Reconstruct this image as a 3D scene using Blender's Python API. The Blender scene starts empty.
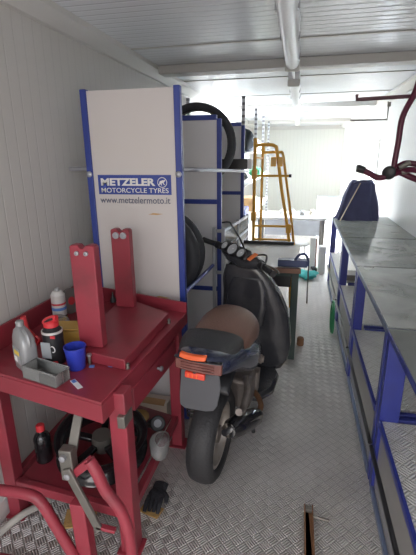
import bpy, bmesh, math, random
from mathutils import Vector, Matrix, Quaternion
random.seed(7)
PI = math.pi
C = bpy.context.scene.collection
V = Vector

# ------------------------------------------------------------------ materials
def mat(name, color, rough=0.5, metal=0.0, noise=0.0, nscale=8.0, bump=0.0, bscale=60.0, coat=0.0, spec=None,
        trans=0.0, emit=None, estr=0.0, rvar=0.0, dirt=None, dirt_scale=3.0, dirt_amt=0.5):
    m = bpy.data.materials.new(name); m.use_nodes = True
    nt = m.node_tree; N = nt.nodes; L = nt.links
    b = N['Principled BSDF']
    b.inputs['Base Color'].default_value = (*color, 1)
    b.inputs['Roughness'].default_value = rough
    b.inputs['Metallic'].default_value = metal
    if coat: b.inputs['Coat Weight'].default_value = coat; b.inputs['Coat Roughness'].default_value = 0.08
    if spec is not None: b.inputs['Specular IOR Level'].default_value = spec
    if trans: b.inputs['Transmission Weight'].default_value = trans
    if emit: b.inputs['Emission Color'].default_value = (*emit, 1); b.inputs['Emission Strength'].default_value = estr
    if noise or bump or rvar or dirt:
        tc = N.new('ShaderNodeTexCoord')
        if noise or rvar or dirt:
            nz = N.new('ShaderNodeTexNoise'); nz.inputs['Scale'].default_value = nscale; nz.inputs['Detail'].default_value = 5
            L.new(tc.outputs['Object'], nz.inputs['Vector'])
        src = None
        if noise:
            mx = N.new('ShaderNodeMix'); mx.data_type = 'RGBA'
            mx.inputs[6].default_value = (*[max(0, c*(1-noise)) for c in color], 1)
            mx.inputs[7].default_value = (*[min(1, c*(1+noise)) for c in color], 1)
            L.new(nz.outputs['Fac'], mx.inputs[0]); L.new(mx.outputs[2], b.inputs['Base Color']); src = mx.outputs[2]
        if dirt:
            n2 = N.new('ShaderNodeTexNoise'); n2.inputs['Scale'].default_value = dirt_scale; n2.inputs['Detail'].default_value = 6
            L.new(tc.outputs['Object'], n2.inputs['Vector'])
            r = N.new('ShaderNodeMapRange'); r.inputs[1].default_value = .5; r.inputs[2].default_value = .72
            r.inputs[3].default_value = 0; r.inputs[4].default_value = dirt_amt
            L.new(n2.outputs['Fac'], r.inputs[0])
            mx = N.new('ShaderNodeMix'); mx.data_type = 'RGBA'
            if src: L.new(src, mx.inputs[6])
            else: mx.inputs[6].default_value = (*color, 1)
            mx.inputs[7].default_value = (*dirt, 1)
            L.new(r.outputs[0], mx.inputs[0]); L.new(mx.outputs[2], b.inputs['Base Color'])
        if rvar:
            r = N.new('ShaderNodeMapRange'); r.inputs[3].default_value = max(0.02, rough-rvar); r.inputs[4].default_value = rough+rvar
            L.new(nz.outputs['Fac'], r.inputs[0]); L.new(r.outputs[0], b.inputs['Roughness'])
        if bump:
            n3 = N.new('ShaderNodeTexNoise'); n3.inputs['Scale'].default_value = bscale; n3.inputs['Detail'].default_value = 3
            L.new(tc.outputs['Object'], n3.inputs['Vector'])
            bp = N.new('ShaderNodeBump'); bp.inputs['Strength'].default_value = bump; bp.inputs['Distance'].default_value = .01
            L.new(n3.outputs['Fac'], bp.inputs['Height']); L.new(bp.outputs[0], b.inputs['Normal'])
    return m

def ribbed(name, color, axis, period, rough=0.45, depth=0.5, width=0.12, line=0.78):
    """painted sandwich panel with fine parallel grooves along one direction"""
    m = bpy.data.materials.new(name); m.use_nodes = True
    nt = m.node_tree; N = nt.nodes; L = nt.links; b = N['Principled BSDF']
    b.inputs['Roughness'].default_value = rough
    tc = N.new('ShaderNodeTexCoord'); sp = N.new('ShaderNodeSeparateXYZ'); L.new(tc.outputs['Object'], sp.inputs[0])
    d = N.new('ShaderNodeMath'); d.operation = 'DIVIDE'; L.new(sp.outputs[axis], d.inputs[0]); d.inputs[1].default_value = period
    f = N.new('ShaderNodeMath'); f.operation = 'FRACT'; L.new(d.outputs[0], f.inputs[0])
    p = N.new('ShaderNodeMath'); p.operation = 'PINGPONG'; L.new(d.outputs[0], p.inputs[0]); p.inputs[1].default_value = .5
    r = N.new('ShaderNodeMapRange'); r.inputs[1].default_value = 0; r.inputs[2].default_value = width
    L.new(p.outputs[0], r.inputs[0])
    bp = N.new('ShaderNodeBump'); bp.inputs['Strength'].default_value = depth; bp.inputs['Distance'].default_value = .01
    L.new(r.outputs[0], bp.inputs['Height']); L.new(bp.outputs[0], b.inputs['Normal'])
    nz = N.new('ShaderNodeTexNoise'); nz.inputs['Scale'].default_value = 2.0; nz.inputs['Detail'].default_value = 5
    L.new(tc.outputs['Object'], nz.inputs['Vector'])
    mx = N.new('ShaderNodeMix'); mx.data_type = 'RGBA'
    mx.inputs[6].default_value = (*[c*.93 for c in color], 1); mx.inputs[7].default_value = (*color, 1)
    L.new(nz.outputs['Fac'], mx.inputs[0])
    m2 = N.new('ShaderNodeMix'); m2.data_type = 'RGBA'
    m2.inputs[6].default_value = (*[c*line for c in color], 1)
    L.new(r.outputs[0], m2.inputs[0]); L.new(mx.outputs[2], m2.inputs[7]); L.new(m2.outputs[2], b.inputs['Base Color'])
    return m

def checker_plate(name, color, cell=0.042, rough=0.38, bstr=0.9, metal=0.75):
    """aluminium tread plate: groups of short raised bars, each group turned 90 degrees to its neighbours"""
    m = bpy.data.materials.new(name); m.use_nodes = True
    nt = m.node_tree; N = nt.nodes; L = nt.links; b = N['Principled BSDF']
    b.inputs['Metallic'].default_value = metal
    def M(op, a, c=None):
        n = N.new('ShaderNodeMath'); n.operation = op
        for i, q in enumerate((a, c)):
            if q is None: continue
            if isinstance(q, (int, float)): n.inputs[i].default_value = q
            else: L.new(q, n.inputs[i])
        return n.outputs[0]
    tc = N.new('ShaderNodeTexCoord'); sp = N.new('ShaderNodeSeparateXYZ'); L.new(tc.outputs['Object'], sp.inputs[0])
    k = 1/(cell*math.sqrt(2))
    u = M('MULTIPLY', M('ADD', sp.outputs[0], sp.outputs[1]), k); v = M('MULTIPLY', M('SUBTRACT', sp.outputs[0], sp.outputs[1]), k)
    par = M('FLOORED_MODULO', M('ADD', M('FLOOR', u), M('FLOOR', v)), 2)
    fu = M('FRACT', u); fv = M('FRACT', v)
    def bars(across, along):
        w = M('ABSOLUTE', M('SINE', M('MULTIPLY', across, PI*4)))
        e = M('MINIMUM', M('MULTIPLY', M('PINGPONG', along, .5), 7.0), 1.0)
        return M('MULTIPLY', w, e)
    ha = bars(fu, fv); hb = bars(fv, fu)
    h = M('ADD', M('MULTIPLY', ha, par), M('MULTIPLY', hb, M('SUBTRACT', 1.0, par)))
    bp = N.new('ShaderNodeBump'); bp.inputs['Strength'].default_value = bstr; bp.inputs['Distance'].default_value = .007
    L.new(h, bp.inputs['Height']); L.new(bp.outputs[0], b.inputs['Normal'])
    nz = N.new('ShaderNodeTexNoise'); nz.inputs['Scale'].default_value = 2.2; nz.inputs['Detail'].default_value = 8; nz.inputs['Roughness'].default_value = .65
    L.new(tc.outputs['Object'], nz.inputs['Vector'])
    r = N.new('ShaderNodeMapRange'); r.inputs[1].default_value = .35; r.inputs[2].default_value = .65
    L.new(nz.outputs['Fac'], r.inputs[0])
    mx = N.new('ShaderNodeMix'); mx.data_type = 'RGBA'
    mx.inputs[6].default_value = (*[c*.72 for c in color], 1); mx.inputs[7].default_value = (*color, 1)
    L.new(r.outputs[0], mx.inputs[0])
    # colour is lighter and smoother on the bars than between them
    m2 = N.new('ShaderNodeMix'); m2.data_type = 'RGBA'; m2.inputs[7].default_value = (*[min(1, c*1.5) for c in color], 1)
    L.new(mx.outputs[2], m2.inputs[6]); L.new(M('MULTIPLY', h, .55), m2.inputs[0]); L.new(m2.outputs[2], b.inputs['Base Color'])
    rr = N.new('ShaderNodeMapRange'); rr.inputs[3].default_value = rough+.14; rr.inputs[4].default_value = rough-.04
    L.new(h, rr.inputs[0]); L.new(rr.outputs[0], b.inputs['Roughness'])
    return m

def sheet_glass(name, tint, mix=.45, rough=.05, smear=0.25):
    """thin glass pane with a film of dust and wiping marks"""
    m = bpy.data.materials.new(name); m.use_nodes = True
    nt = m.node_tree; N = nt.nodes; L = nt.links; b = N['Principled BSDF']
    out = [n for n in N if n.type == 'OUTPUT_MATERIAL'][0]
    b.inputs['Base Color'].default_value = (*tint, 1); b.inputs['Roughness'].default_value = rough
    b.inputs['IOR'].default_value = 1.7
    tr = N.new('ShaderNodeBsdfTransparent'); tr.inputs[0].default_value = (.94, .95, .95, 1)
    ms = N.new('ShaderNodeMixShader')
    tc = N.new('ShaderNodeTexCoord'); nz = N.new('ShaderNodeTexNoise'); nz.inputs['Scale'].default_value = 3.5; nz.inputs['Detail'].default_value = 7
    nz.inputs['Distortion'].default_value = 1.2
    L.new(tc.outputs['Object'], nz.inputs['Vector'])
    r = N.new('ShaderNodeMapRange'); r.inputs[1].default_value = .35; r.inputs[2].default_value = .7
    r.inputs[3].default_value = mix-smear*.5; r.inputs[4].default_value = mix+smear*.5
    L.new(nz.outputs['Fac'], r.inputs[0])
    fr = N.new('ShaderNodeFresnel'); fr.inputs['IOR'].default_value = 1.5
    ad = N.new('ShaderNodeMath'); ad.operation = 'MAXIMUM'; L.new(r.outputs[0], ad.inputs[0]); L.new(fr.outputs[0], ad.inputs[1])
    L.new(ad.outputs[0], ms.inputs[0]); L.new(tr.outputs[0], ms.inputs[1]); L.new(b.outputs[0], ms.inputs[2])
    L.new(ms.outputs[0], out.inputs['Surface'])
    return m

def slotted(name, color):
    m = mat(name, color, .4, .7); nt = m.node_tree; N = nt.nodes; L = nt.links; b = N['Principled BSDF']
    tc = N.new('ShaderNodeTexCoord'); sp = N.new('ShaderNodeSeparateXYZ'); L.new(tc.outputs['Object'], sp.inputs[0])
    d = N.new('ShaderNodeMath'); d.operation = 'MULTIPLY'; d.inputs[1].default_value = 16; L.new(sp.outputs[2], d.inputs[0])
    f = N.new('ShaderNodeMath'); f.operation = 'FRACT'; L.new(d.outputs[0], f.inputs[0])
    g = N.new('ShaderNodeMath'); g.operation = 'GREATER_THAN'; g.inputs[1].default_value = .58; L.new(f.outputs[0], g.inputs[0])
    mx = N.new('ShaderNodeMix'); mx.data_type = 'RGBA'; mx.inputs[6].default_value = (*color, 1); mx.inputs[7].default_value = (.14, .14, .15, 1)
    L.new(g.outputs[0], mx.inputs[0]); L.new(mx.outputs[2], b.inputs['Base Color'])
    return m

M = dict(
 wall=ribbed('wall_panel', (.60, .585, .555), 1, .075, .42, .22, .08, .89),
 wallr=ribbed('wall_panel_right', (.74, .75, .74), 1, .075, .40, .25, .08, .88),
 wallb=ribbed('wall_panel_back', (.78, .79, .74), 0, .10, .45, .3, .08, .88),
 ceil=ribbed('ceiling_panel', (.84, .865, .90), 1, .075, .24, .35, .14, .86),
 floor=checker_plate('tread_plate', (.60, .575, .555), rough=.40, bstr=.9, metal=.65),
 plate=checker_plate('shelf_plate', (.82, .80, .75), .05, .45, .9, .45),
 trim=mat('white_trim', (.62, .61, .58), .4, 0, .05, 4),
 beam=mat('beam_paint', (.50, .49, .46), .45, 0, .05, 3),
 red=mat('red_paint', (.29, .034, .052), .42, 0, .16, 7, dirt=(.11, .03, .035), dirt_scale=6, dirt_amt=.5),
 redtop=mat('red_bench_paint', (.265, .032, .048), .36, 0, .14, 6, dirt=(.13, .035, .035), dirt_scale=5, dirt_amt=.6, rvar=.1),
 redtube=mat('red_tube_paint', (.29, .022, .05), .35, 0, .12, 9),
 maroon=mat('maroon_paint', (.10, .010, .035), .34, 0, .12, 9),
 brownbar=mat('brown_bar_paint', (.12, .055, .07), .45, .1, .12, 9),
 blue=mat('blue_frame_paint', (.028, .052, .27), .38, 0, .12, 6),
 bluec=mat('counter_blue_paint', (.026, .038, .25), .36, 0, .12, 6, dirt=(.03, .035, .15), dirt_scale=9, dirt_amt=.35),
 rimgrey=mat('counter_rim', (.15, .19, .30), .35, .3, .1, 5),
 board=mat('board_white', (.62, .585, .57), .5, 0, .03, 2, dirt=(.60, .52, .42), dirt_scale=1.4, dirt_amt=.25),
 boardb=mat('board_grey', (.70, .69, .70), .5, 0, .04, 2),
 logo=mat('logo_blue', (.03, .06, .30), .45),
 white=mat('white_paint', (.76, .76, .74), .45, 0, .03, 4),
 ink=mat('ink_grey', (.12, .13, .19), .6),
 ochre=mat('ochre_smear', (.55, .33, .12), .6),
 steel=mat('galvanised_steel', (.40, .41, .44), .42, .7, .08, 12),
 dsteel=mat('worn_steel', (.20, .19, .17), .42, .6, .2, 14),
 slot=slotted('slotted_steel', (.42, .44, .47)),
 rubber=mat('tyre_rubber', (.022, .022, .024), .62, 0, .2, 20, .3, 90),
 rubber2=mat('old_tyre_rubber', (.032, .034, .040), .7, 0, .15, 10, .2, 60),
 black=mat('black_plastic', (.016, .016, .019), .4, 0, .1, 12),
 gloss=mat('gloss_black', (.012, .012, .014), .16, 0, coat=.4),
 navy=mat('navy_bodywork', (.018, .024, .052), .22, 0, .15, 8, coat=.6),
 shield=mat('grey_bodywork', (.034, .035, .041), .20, 0, .18, 6, coat=.3, dirt=(.10, .10, .10), dirt_scale=7, dirt_amt=.35),
 flap=mat('grey_flap', (.075, .077, .086), .55, 0, .12, 9),
 brownseat=mat('brown_vinyl', (.155, .085, .062), .38, 0, .16, 7, .25, 120, dirt=(.22, .15, .12), dirt_scale=6, dirt_amt=.4),
 blackseat=mat('black_vinyl', (.030, .031, .034), .5, 0, .1, 9, .35, 160),
 amber=mat('amber_lens', (.85, .13, .03), .25, 0, coat=.5),
 lens=mat('smoked_red_lens', (.17, .06, .05), .25, 0, .3, 30, coat=.5),
 redlens=mat('red_reflector', (.75, .06, .03), .25, 0, coat=.5),
 rim=mat('grey_alloy', (.42, .38, .34), .42, .5, .2, 12, dirt=(.25, .18, .12), dirt_scale=14, dirt_amt=.5),
 engine=mat('oily_alloy', (.24, .21, .19), .5, .5, .25, 14, .4, 40, dirt=(.12, .08, .06), dirt_scale=12, dirt_amt=.7),
 chrome=mat('chrome', (.72, .72, .72), .15, 1.0),
 gaugeface=mat('gauge_face', (.38, .40, .42), .3, 0, coat=.6),
 orange=mat('orange_decal', (.75, .20, .06), .35),
 yellow=mat('yellow_paint', (.72, .36, .03), .36, 0, .12, 8, dirt=(.35, .2, .08), dirt_scale=10, dirt_amt=.4),
 green=mat('green_bench_paint', (.028, .05, .045), .45, 0, .15, 7),
 benchtop=mat('pale_bench_top', (.58, .56, .52), .42, 0, .05, 3, dirt=(.45, .4, .34), dirt_scale=4, dirt_amt=.4),
 wood=mat('brown_wood', (.20, .10, .065), .55, 0, .2, 12),
 vice=mat('vice_blue', (.035, .05, .12), .4, .2, .15, 9),
 card=mat('cardboard', (.42, .26, .12), .8, 0, .12, 10),
 boxwhite=mat('printed_carton', (.60, .53, .45), .7, 0, .06, 8),
 rag=mat('yellow_rag', (.45, .28, .10), .9, 0, .25, 20, .5, 60),
 glove=mat('black_glove', (.025, .025, .03), .8, 0, .2, 30, .6, 90),
 silver=mat('silver_plastic', (.33, .335, .34), .32, .25, .06, 6),
 bluecup=mat('blue_plastic', (.03, .05, .42), .35),
 ybox=mat('ochre_tub', (.50, .30, .06), .45, 0, .1, 10),
 redcap=mat('red_plastic', (.62, .04, .05), .35),
 canwhite=mat('white_can', (.62, .6, .58), .35, .2),
 labelred=mat('label_red', (.55, .04, .05), .5), labelgrey=mat('label_grey', (.32, .34, .36), .45), labelyellow=mat('label_yellow', (.75, .55, .08), .5),
 labelblue=mat('label_blue', (.1, .22, .55), .5), labelwhite=mat('label_white', (.75, .75, .75), .5),
 discgrey=mat('abrasive_disc', (.16, .14, .13), .7, 0, .15, 20),
 tarp=mat('navy_cloth', (.055, .062, .14), .75, 0, .2, 9, .3, 40),
 bamboo=mat('pale_stick', (.50, .42, .30), .6),
 lampwhite=mat('lamp_housing', (.74, .76, .78), .3, 0, .03, 4),
 hose=mat('beige_hose', (.42, .40, .36), .5, 0, .1, 9),
 rust=mat('rusty_steel', (.24, .12, .06), .7, .2, .35, 18, .4, 60),
 teal=mat('teal_cloth', (.06, .42, .40), .8, 0, .2, 14), greenp=mat('green_plastic', (.03, .25, .10), .45, 0, .15, 9),
 greycloth=mat('grey_cloth', (.35, .37, .40), .85, 0, .2, 9), darkcloth=mat('dark_cloth', (.045, .055, .065), .85, 0, .25, 9),
 lowpanel=mat('grey_cabinet_front', (.47, .46, .45), .25, .3, .06, 4),
 clearp=sheet_glass('clear_plastic', (.62, .62, .61), .25, .15, .2),
 glass=sheet_glass('counter_glass', (.70, .73, .70), .50, .05, .26), glassclear=sheet_glass('clear_counter_glass', (.60, .63, .60), .16, .05, .16),
 pane=sheet_glass('window_glass', (.8, .85, .9), .08, .02, .02),
 ground=mat('yard_concrete', (.45, .44, .41), .8, 0, .1, 2),
)

# ------------------------------------------------------------------ mesh builder
class MB:
    def __init__(s): s.b = bmesh.new()
    def faces(s, vs, fs):
        v = [s.b.verts.new(V(p)) for p in vs]
        for f in fs:
            try: s.b.faces.new([v[i] for i in f])
            except ValueError: pass
        return s
    def box(s, x0, x1, y0, y1, z0, z1):
        vs = [(x, y, z) for z in (z0, z1) for x, y in ((x0, y0), (x1, y0), (x1, y1), (x0, y1))]
        return s.faces(vs, [(3,2,1,0), (4,5,6,7), (0,1,5,4), (1,2,6,5), (2,3,7,6), (3,0,4,7)])
    def obox(s, c, size, rot=None):
        R = rot.to_3x3() if rot else Matrix.Identity(3)
        h = [q/2 for q in size]
        vs = [V(c)+R@V((x*h[0], y*h[1], z*h[2])) for z in (-1, 1) for x, y in ((-1,-1), (1,-1), (1,1), (-1,1))]
        return s.faces(vs, [(3,2,1,0), (4,5,6,7), (0,1,5,4), (1,2,6,5), (2,3,7,6), (3,0,4,7)])
    def bar(s, p0, p1, w, h, up=(0, 0, 1)):
        p0, p1 = V(p0), V(p1); d = (p1-p0); L_ = d.length; d.normalize(); u = V(up)
        if abs(d.dot(u)) > .95: u = V((0, 1, 0))
        a = d.cross(u).normalized(); u = a.cross(d)
        R = Matrix((a, d, u)).transposed()
        return s.obox((p0+p1)/2, (w, L_, h), R)
    def loft(s, loops, cap=True):
        n = len(loops[0]); vs = [p for l in loops for p in l]; fs = []
        for i in range(len(loops)-1):
            for j in range(n):
                k = (j+1) % n; fs.append((i*n+j, i*n+k, (i+1)*n+k, (i+1)*n+j))
        if cap:
            fs.append(tuple(range(n-1, -1, -1))); o = (len(loops)-1)*n; fs.append(tuple(o+j for j in range(n)))
        return s.faces(vs, fs)
    def ring(s, c, d, r, n, ref=None):
        d = V(d).normalized(); a = V(ref) if ref else (V((0, 0, 1)) if abs(d.z) < .9 else V((1, 0, 0)))
        x = d.cross(a).normalized(); y = d.cross(x)
        return [V(c)+x*(r*math.cos(2*PI*i/n))+y*(r*math.sin(2*PI*i/n)) for i in range(n)]
    def cyl(s, p0, p1, r0, r1=None, n=20):
        r1 = r0 if r1 is None else r1; d = V(p1)-V(p0)
        return s.loft([s.ring(p0, d, r0, n), s.ring(p1, d, r1, n)])
    def tube(s, pts, r, n=12, smooth=0, closed=False):
        P = [V(p) for p in pts]
        if smooth:
            Q = []; m = len(P); rng = m if closed else m-1
            for i in range(rng):
                if closed: a, b, c, d = P[i-1], P[i], P[(i+1) % m], P[(i+2) % m]
                else: a, b, c, d = P[max(i-1, 0)], P[i], P[i+1], P[min(i+2, m-1)]
                for k in range(smooth):
                    t = k/smooth
                    Q.append(.5*((2*b)+(c-a)*t+(2*a-5*b+4*c-d)*t*t+(3*b-a-3*c+d)*t**3))
            if not closed: Q.append(P[-1])
            P = Q
        loops = []; m = len(P); prev = None
        for i in range(m):
            if closed: t = P[(i+1) % m]-P[i-1]
            else: t = P[min(i+1, m-1)]-P[max(i-1, 0)]
            t.normalize()
            if prev is None:
                a = V((0, 0, 1)) if abs(t.z) < .9 else V((1, 0, 0)); x = t.cross(a).normalized()
            else:
                x = prev-t*prev.dot(t)
                x.normalize()
            prev = x; y = t.cross(x)
            rr = r[i] if isinstance(r, (list, tuple)) else r
            loops.append([P[i]+x*(rr*math.cos(2*PI*j/n))+y*(rr*math.sin(2*PI*j/n)) for j in range(n)])
        if closed: loops.append(loops[0]); return s.loft(loops, False)
        return s.loft(loops)
    def lathe(s, prof, c, axis=(0, 0, 1), n=28, ref=None, closed=False):
        """prof: (radius, height along axis)"""
        d = V(axis).normalized(); loops = [s.ring(V(c)+d*h, d, max(r, 1e-4), n, ref) for r, h in prof]
        if closed: loops.append(loops[0]); return s.loft(loops, False)
        return s.loft(loops)
    def prism(s, pts, z0, z1):
        return s.loft([[V((x, y, z0)) for x, y in pts], [V((x, y, z1)) for x, y in pts]])
    def plate(s, pts, nrm):
        """flat outline of 3D points thickened along nrm"""
        n = V(nrm); return s.loft([[V(p) for p in pts], [V(p)+n for p in pts]])
    def ball(s, c, r, n=14, m=8):
        rx, ry, rz = (r, r, r) if isinstance(r, (int, float)) else r
        loops = []
        for i in range(m+1):
            a = -PI/2+PI*i/m; k = max(math.cos(a), .02)
            loops.append([V(c)+V((rx*k*math.cos(2*PI*j/n), ry*k*math.sin(2*PI*j/n), rz*math.sin(a))) for j in range(n)])
        return s.loft(loops)

def mesh_of(name, mb, angle=38):
    bmesh.ops.remove_doubles(mb.b, verts=mb.b.verts, dist=1e-6)
    bmesh.ops.recalc_face_normals(mb.b, faces=mb.b.faces)
    me = bpy.data.meshes.new(name)
    ca = math.radians(angle)
    for f in mb.b.faces: f.smooth = True
    for e in mb.b.edges:
        if len(e.link_faces) == 2 and e.calc_face_angle(0) > ca: e.smooth = False
    mb.b.to_mesh(me); mb.b.free(); return me

def build(name, mb, m, parent=None, bevel=0.0, local=False, angle=38, subsurf=0):
    if parent is not None and not local:
        inv = ROOT[chain(parent)].inverted()
        bmesh.ops.transform(mb.b, matrix=inv, verts=mb.b.verts)
    if parent is not None and local and chain(parent) == 'motor_scooter':
        bmesh.ops.transform(mb.b, matrix=LEAN @ Matrix.Translation(OFF[0]), verts=mb.b.verts)
    me = mesh_of(name, mb, angle); me.materials.append(M[m] if isinstance(m, str) else m)
    o = bpy.data.objects.new(name, me); C.objects.link(o)
    if parent is not None: o.parent = parent
    if bevel:
        q = o.modifiers.new('bevel', 'BEVEL'); q.width = bevel; q.segments = 2; q.limit_method = 'ANGLE'; q.angle_limit = .7
    if subsurf:
        q = o.modifiers.new('subsurf', 'SUBSURF'); q.levels = q.render_levels = subsurf
    return o
ROOT = {}; OFF = [V((0, 0, 0))]; LEAN = Matrix.Rotation(math.radians(2.5), 4, 'Y')
def chain(o):
    while o.parent is not None: o = o.parent
    return o.name
def thing(name, label, cat, loc=(0, 0, 0), rotz=0, group=None):
    o = bpy.data.objects.new(name, None); C.objects.link(o)
    o.empty_display_size = .05
    o.location = loc; o.rotation_euler = (0, 0, rotz); o['label'] = label; o['category'] = cat
    if group: o['group'] = group
    ROOT[o.name] = Matrix.Translation(V(loc)) @ Matrix.Rotation(rotz, 4, 'Z')
    return o
def tag(o, label, cat, group=None):
    o['label'] = label; o['category'] = cat
    if group: o['group'] = group
    return o
def struct(name, mb, m, bevel=0, parent=None):
    o = build(name, mb, m, None, bevel)
    if parent is None: o['kind'] = 'structure'
    else: o.parent = parent
    return o
def dup(root, loc, rotz=None, label=None, group=None):
    r = root.copy(); C.objects.link(r); r.location = loc
    if rotz is not None: r.rotation_euler = (0, 0, rotz)
    if label: r['label'] = label
    if group: r['group'] = group
    ROOT[r.name] = Matrix.Translation(V(loc)) @ Matrix.Rotation(r.rotation_euler.z, 4, 'Z')
    for ch in list(root.children):
        c = ch.copy(); C.objects.link(c); c.parent = r
        for g in list(ch.children):
            d = g.copy(); C.objects.link(d); d.parent = c
    return r
def text(name, body, size, world, m, parent, width=None, extrude=.0006, align='LEFT', bold=0.0):
    cu = bpy.data.curves.new(name, 'FONT'); cu.body = body; cu.size = size; cu.extrude = extrude; cu.align_x = align; cu.offset = bold
    t = bpy.data.objects.new(name, cu); C.objects.link(t)
    dg = bpy.context.evaluated_depsgraph_get(); me = bpy.data.meshes.new_from_object(t.evaluated_get(dg))
    bpy.data.objects.remove(t); bpy.data.curves.remove(cu)
    if width:
        xs = [v.co.x for v in me.vertices]; k = width/(max(xs)-min(xs)); x0 = min(xs)
        for v in me.vertices: v.co.x = (v.co.x-x0)*k
    me.transform(world)
    if parent is not None: me.transform(ROOT[chain(parent)].inverted())
    me.materials.clear(); me.materials.append(M[m])
    o = bpy.data.objects.new(name, me); C.objects.link(o)
    if parent is not None: o.parent = parent
    return o
FACE_CAM = Matrix.Rotation(PI/2, 4, 'X')      # text standing upright, read from -Y

# ------------------------------------------------------------------ room shell
XL, XR, YF, YB, ZC = -1.27, 1.10, -1.25, 12.0, 2.30
T = .06
struct('floor', MB().box(XL-T, XR+T, YF, YB+T, -.05, 0), 'floor')
struct('ceiling', MB().box(XL-T, XR+T, YF, YB+T, ZC, ZC+T), 'ceil')
def wall_with_holes(name, x0, x1, holes, m):
    mb = MB(); ys = YF
    for (a, b, z0, z1) in holes:
        mb.box(x0, x1, ys, a, 0, ZC)
        if z0 > 0: mb.box(x0, x1, a, b, 0, z0)
        mb.box(x0, x1, a, b, z1, ZC); ys = b
    mb.box(x0, x1, ys, YB, 0, ZC)
    return struct(name, mb, m)
WL = [(7.3, 8.3, 1.0, 1.95), (9.3, 10.6, 1.0, 1.95)]  # unseen windows, added to light the far end
WR = [(6.45, 7.2, .02, 1.78)]  # bright opening, carried down to the floor to light it
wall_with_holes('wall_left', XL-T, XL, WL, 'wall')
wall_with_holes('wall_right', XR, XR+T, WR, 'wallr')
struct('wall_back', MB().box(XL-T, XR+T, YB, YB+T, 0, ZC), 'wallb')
def opening(name, x, hole, sx):
    a, b, z0, z1 = hole; w = .035
    mb = MB()
    xx = (x-.075, x+.015) if sx > 0 else (x-.015, x+.075)
    mb.box(*xx, a, a+w, z0, z1); mb.box(*xx, b-w, b, z0, z1); mb.box(*xx, a+w, b-w, z1-w, z1); mb.box(*xx, a+w, b-w, z0, z0+w)
    f = struct(name, mb, 'trim', .003)
    xc = (xx[0]+xx[1])/2
    g = build('pane', MB().box(xc-.003, xc+.003, a+w, b-w, z0+w, z1-w), 'pane', None); g.parent = f
    return f
opening('added_window_1', XL, WL[0], 1); opening('added_window_2', XL, WL[1], 1); opening('side_opening_1', XR, WR[0], -1)
# cornices, ceiling beams and seams
def cornice(x, s):
    pts = [(0, 0), (.085*s, 0), (.085*s, -.03), (.03*s, -.085), (0, -.085)]
    mb = MB(); mb.loft([[V((x+px, y, ZC+pz)) for px, pz in pts] for y in (YF, YB)])
    return mb
struct('trim_1', cornice(XL, 1), 'trim'); struct('trim_2', cornice(XR, -1), 'trim')
k = 3
for yb in (3.52, 6.55, 9.6):
    struct('trim_%d' % k, MB().box(XL+.09, XR-.09, yb, yb+.16, 2.235, ZC-.0005), 'beam', .006); k += 1
for ys in (1.55, 2.94, 4.3, 5.55, 7.9, 9.0, 10.8):
    struct('trim_%d' % k, MB().box(XL+.09, XR-.09, ys, ys+.022, ZC-.006, ZC-.0005), 'beam', 0); k += 1
struct('trim_%d' % k, MB().box(XL, XR, YB-.03, YB-.0005, ZC-.09, ZC-.0005), 'trim'); k += 1
struct('baseboard_left', MB().box(XL+.0005, XL+.03, YF, 6.0, .0005, .10), 'trim', .003)
struct('baseboard_right', MB().box(XR-.03, XR-.0005, YF, 6.4, .0005, .10), 'trim', .003)
# yard outside
struct('floor_yard', MB().box(-14, 14, -14, 24, -.42, -.36), 'ground')

# ------------------------------------------------------------------ ceiling lights
def ceiling_light(y0, y1, label):
    x = -.09
    t = thing('fluorescent_light', label, 'ceiling light', (x, (y0+y1)/2, ZC), 0, 'tube lights along the ceiling')
    def prof(y, k=1): return [V((x+px*k, y, 2.203+ (pz-0)*1)) for px, pz in [(.047*math.cos(a), .047*math.sin(a)) for a in [PI*i/10+PI for i in range(11)]]]
    body = MB(); body.box(x-.05, x+.05, y0, y1, 2.215, ZC); build('housing', body, 'lampwhite', t, .006)
    d = MB(); d.loft([[p+V((0, 0, .012)) for p in prof(y)] for y in (y0+.01, y1-.01)]); build('diffuser', d, 'lampwhite', t)
    for ye in (y0, y1-.035):
        e = MB(); e.box(x-.053, x+.053, ye-.002, ye+.037, 2.158, 2.218); build('end_cap', e, 'trim', t, .012)
    n = 5
    for i in range(n):
        yy = y0+.2+(y1-y0-.4)*i/(n-1)
        for sx in (-1, 1):
            c = MB(); c.box(x+sx*.047-.007, x+sx*.047+.007, yy-.018, yy+.018, 2.198, 2.235); build('clip', c, 'steel', t, .002)
    return t
ceiling_light(.85, 3.28, 'long white enclosed tube light on the ceiling nearest the viewer')
ceiling_light(3.95, 6.38, 'second white tube light, just beyond the ceiling beam')
ceiling_light(6.95, 9.38, 'farthest small white tube light on the ceiling before the back wall')
for (a, b) in ((3.30, 3.93), (6.40, 6.93)):
    tag(build('conduit', MB().tube([(-.09, a, 2.225), (-.09, b, 2.225)], .01), 'lampwhite'), 'thin white conduit linking the nearest tube light to the second' if a < 4 else 'thin white conduit between the second and farthest tube lights', 'conduit', 'cable conduits between lights')

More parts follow.
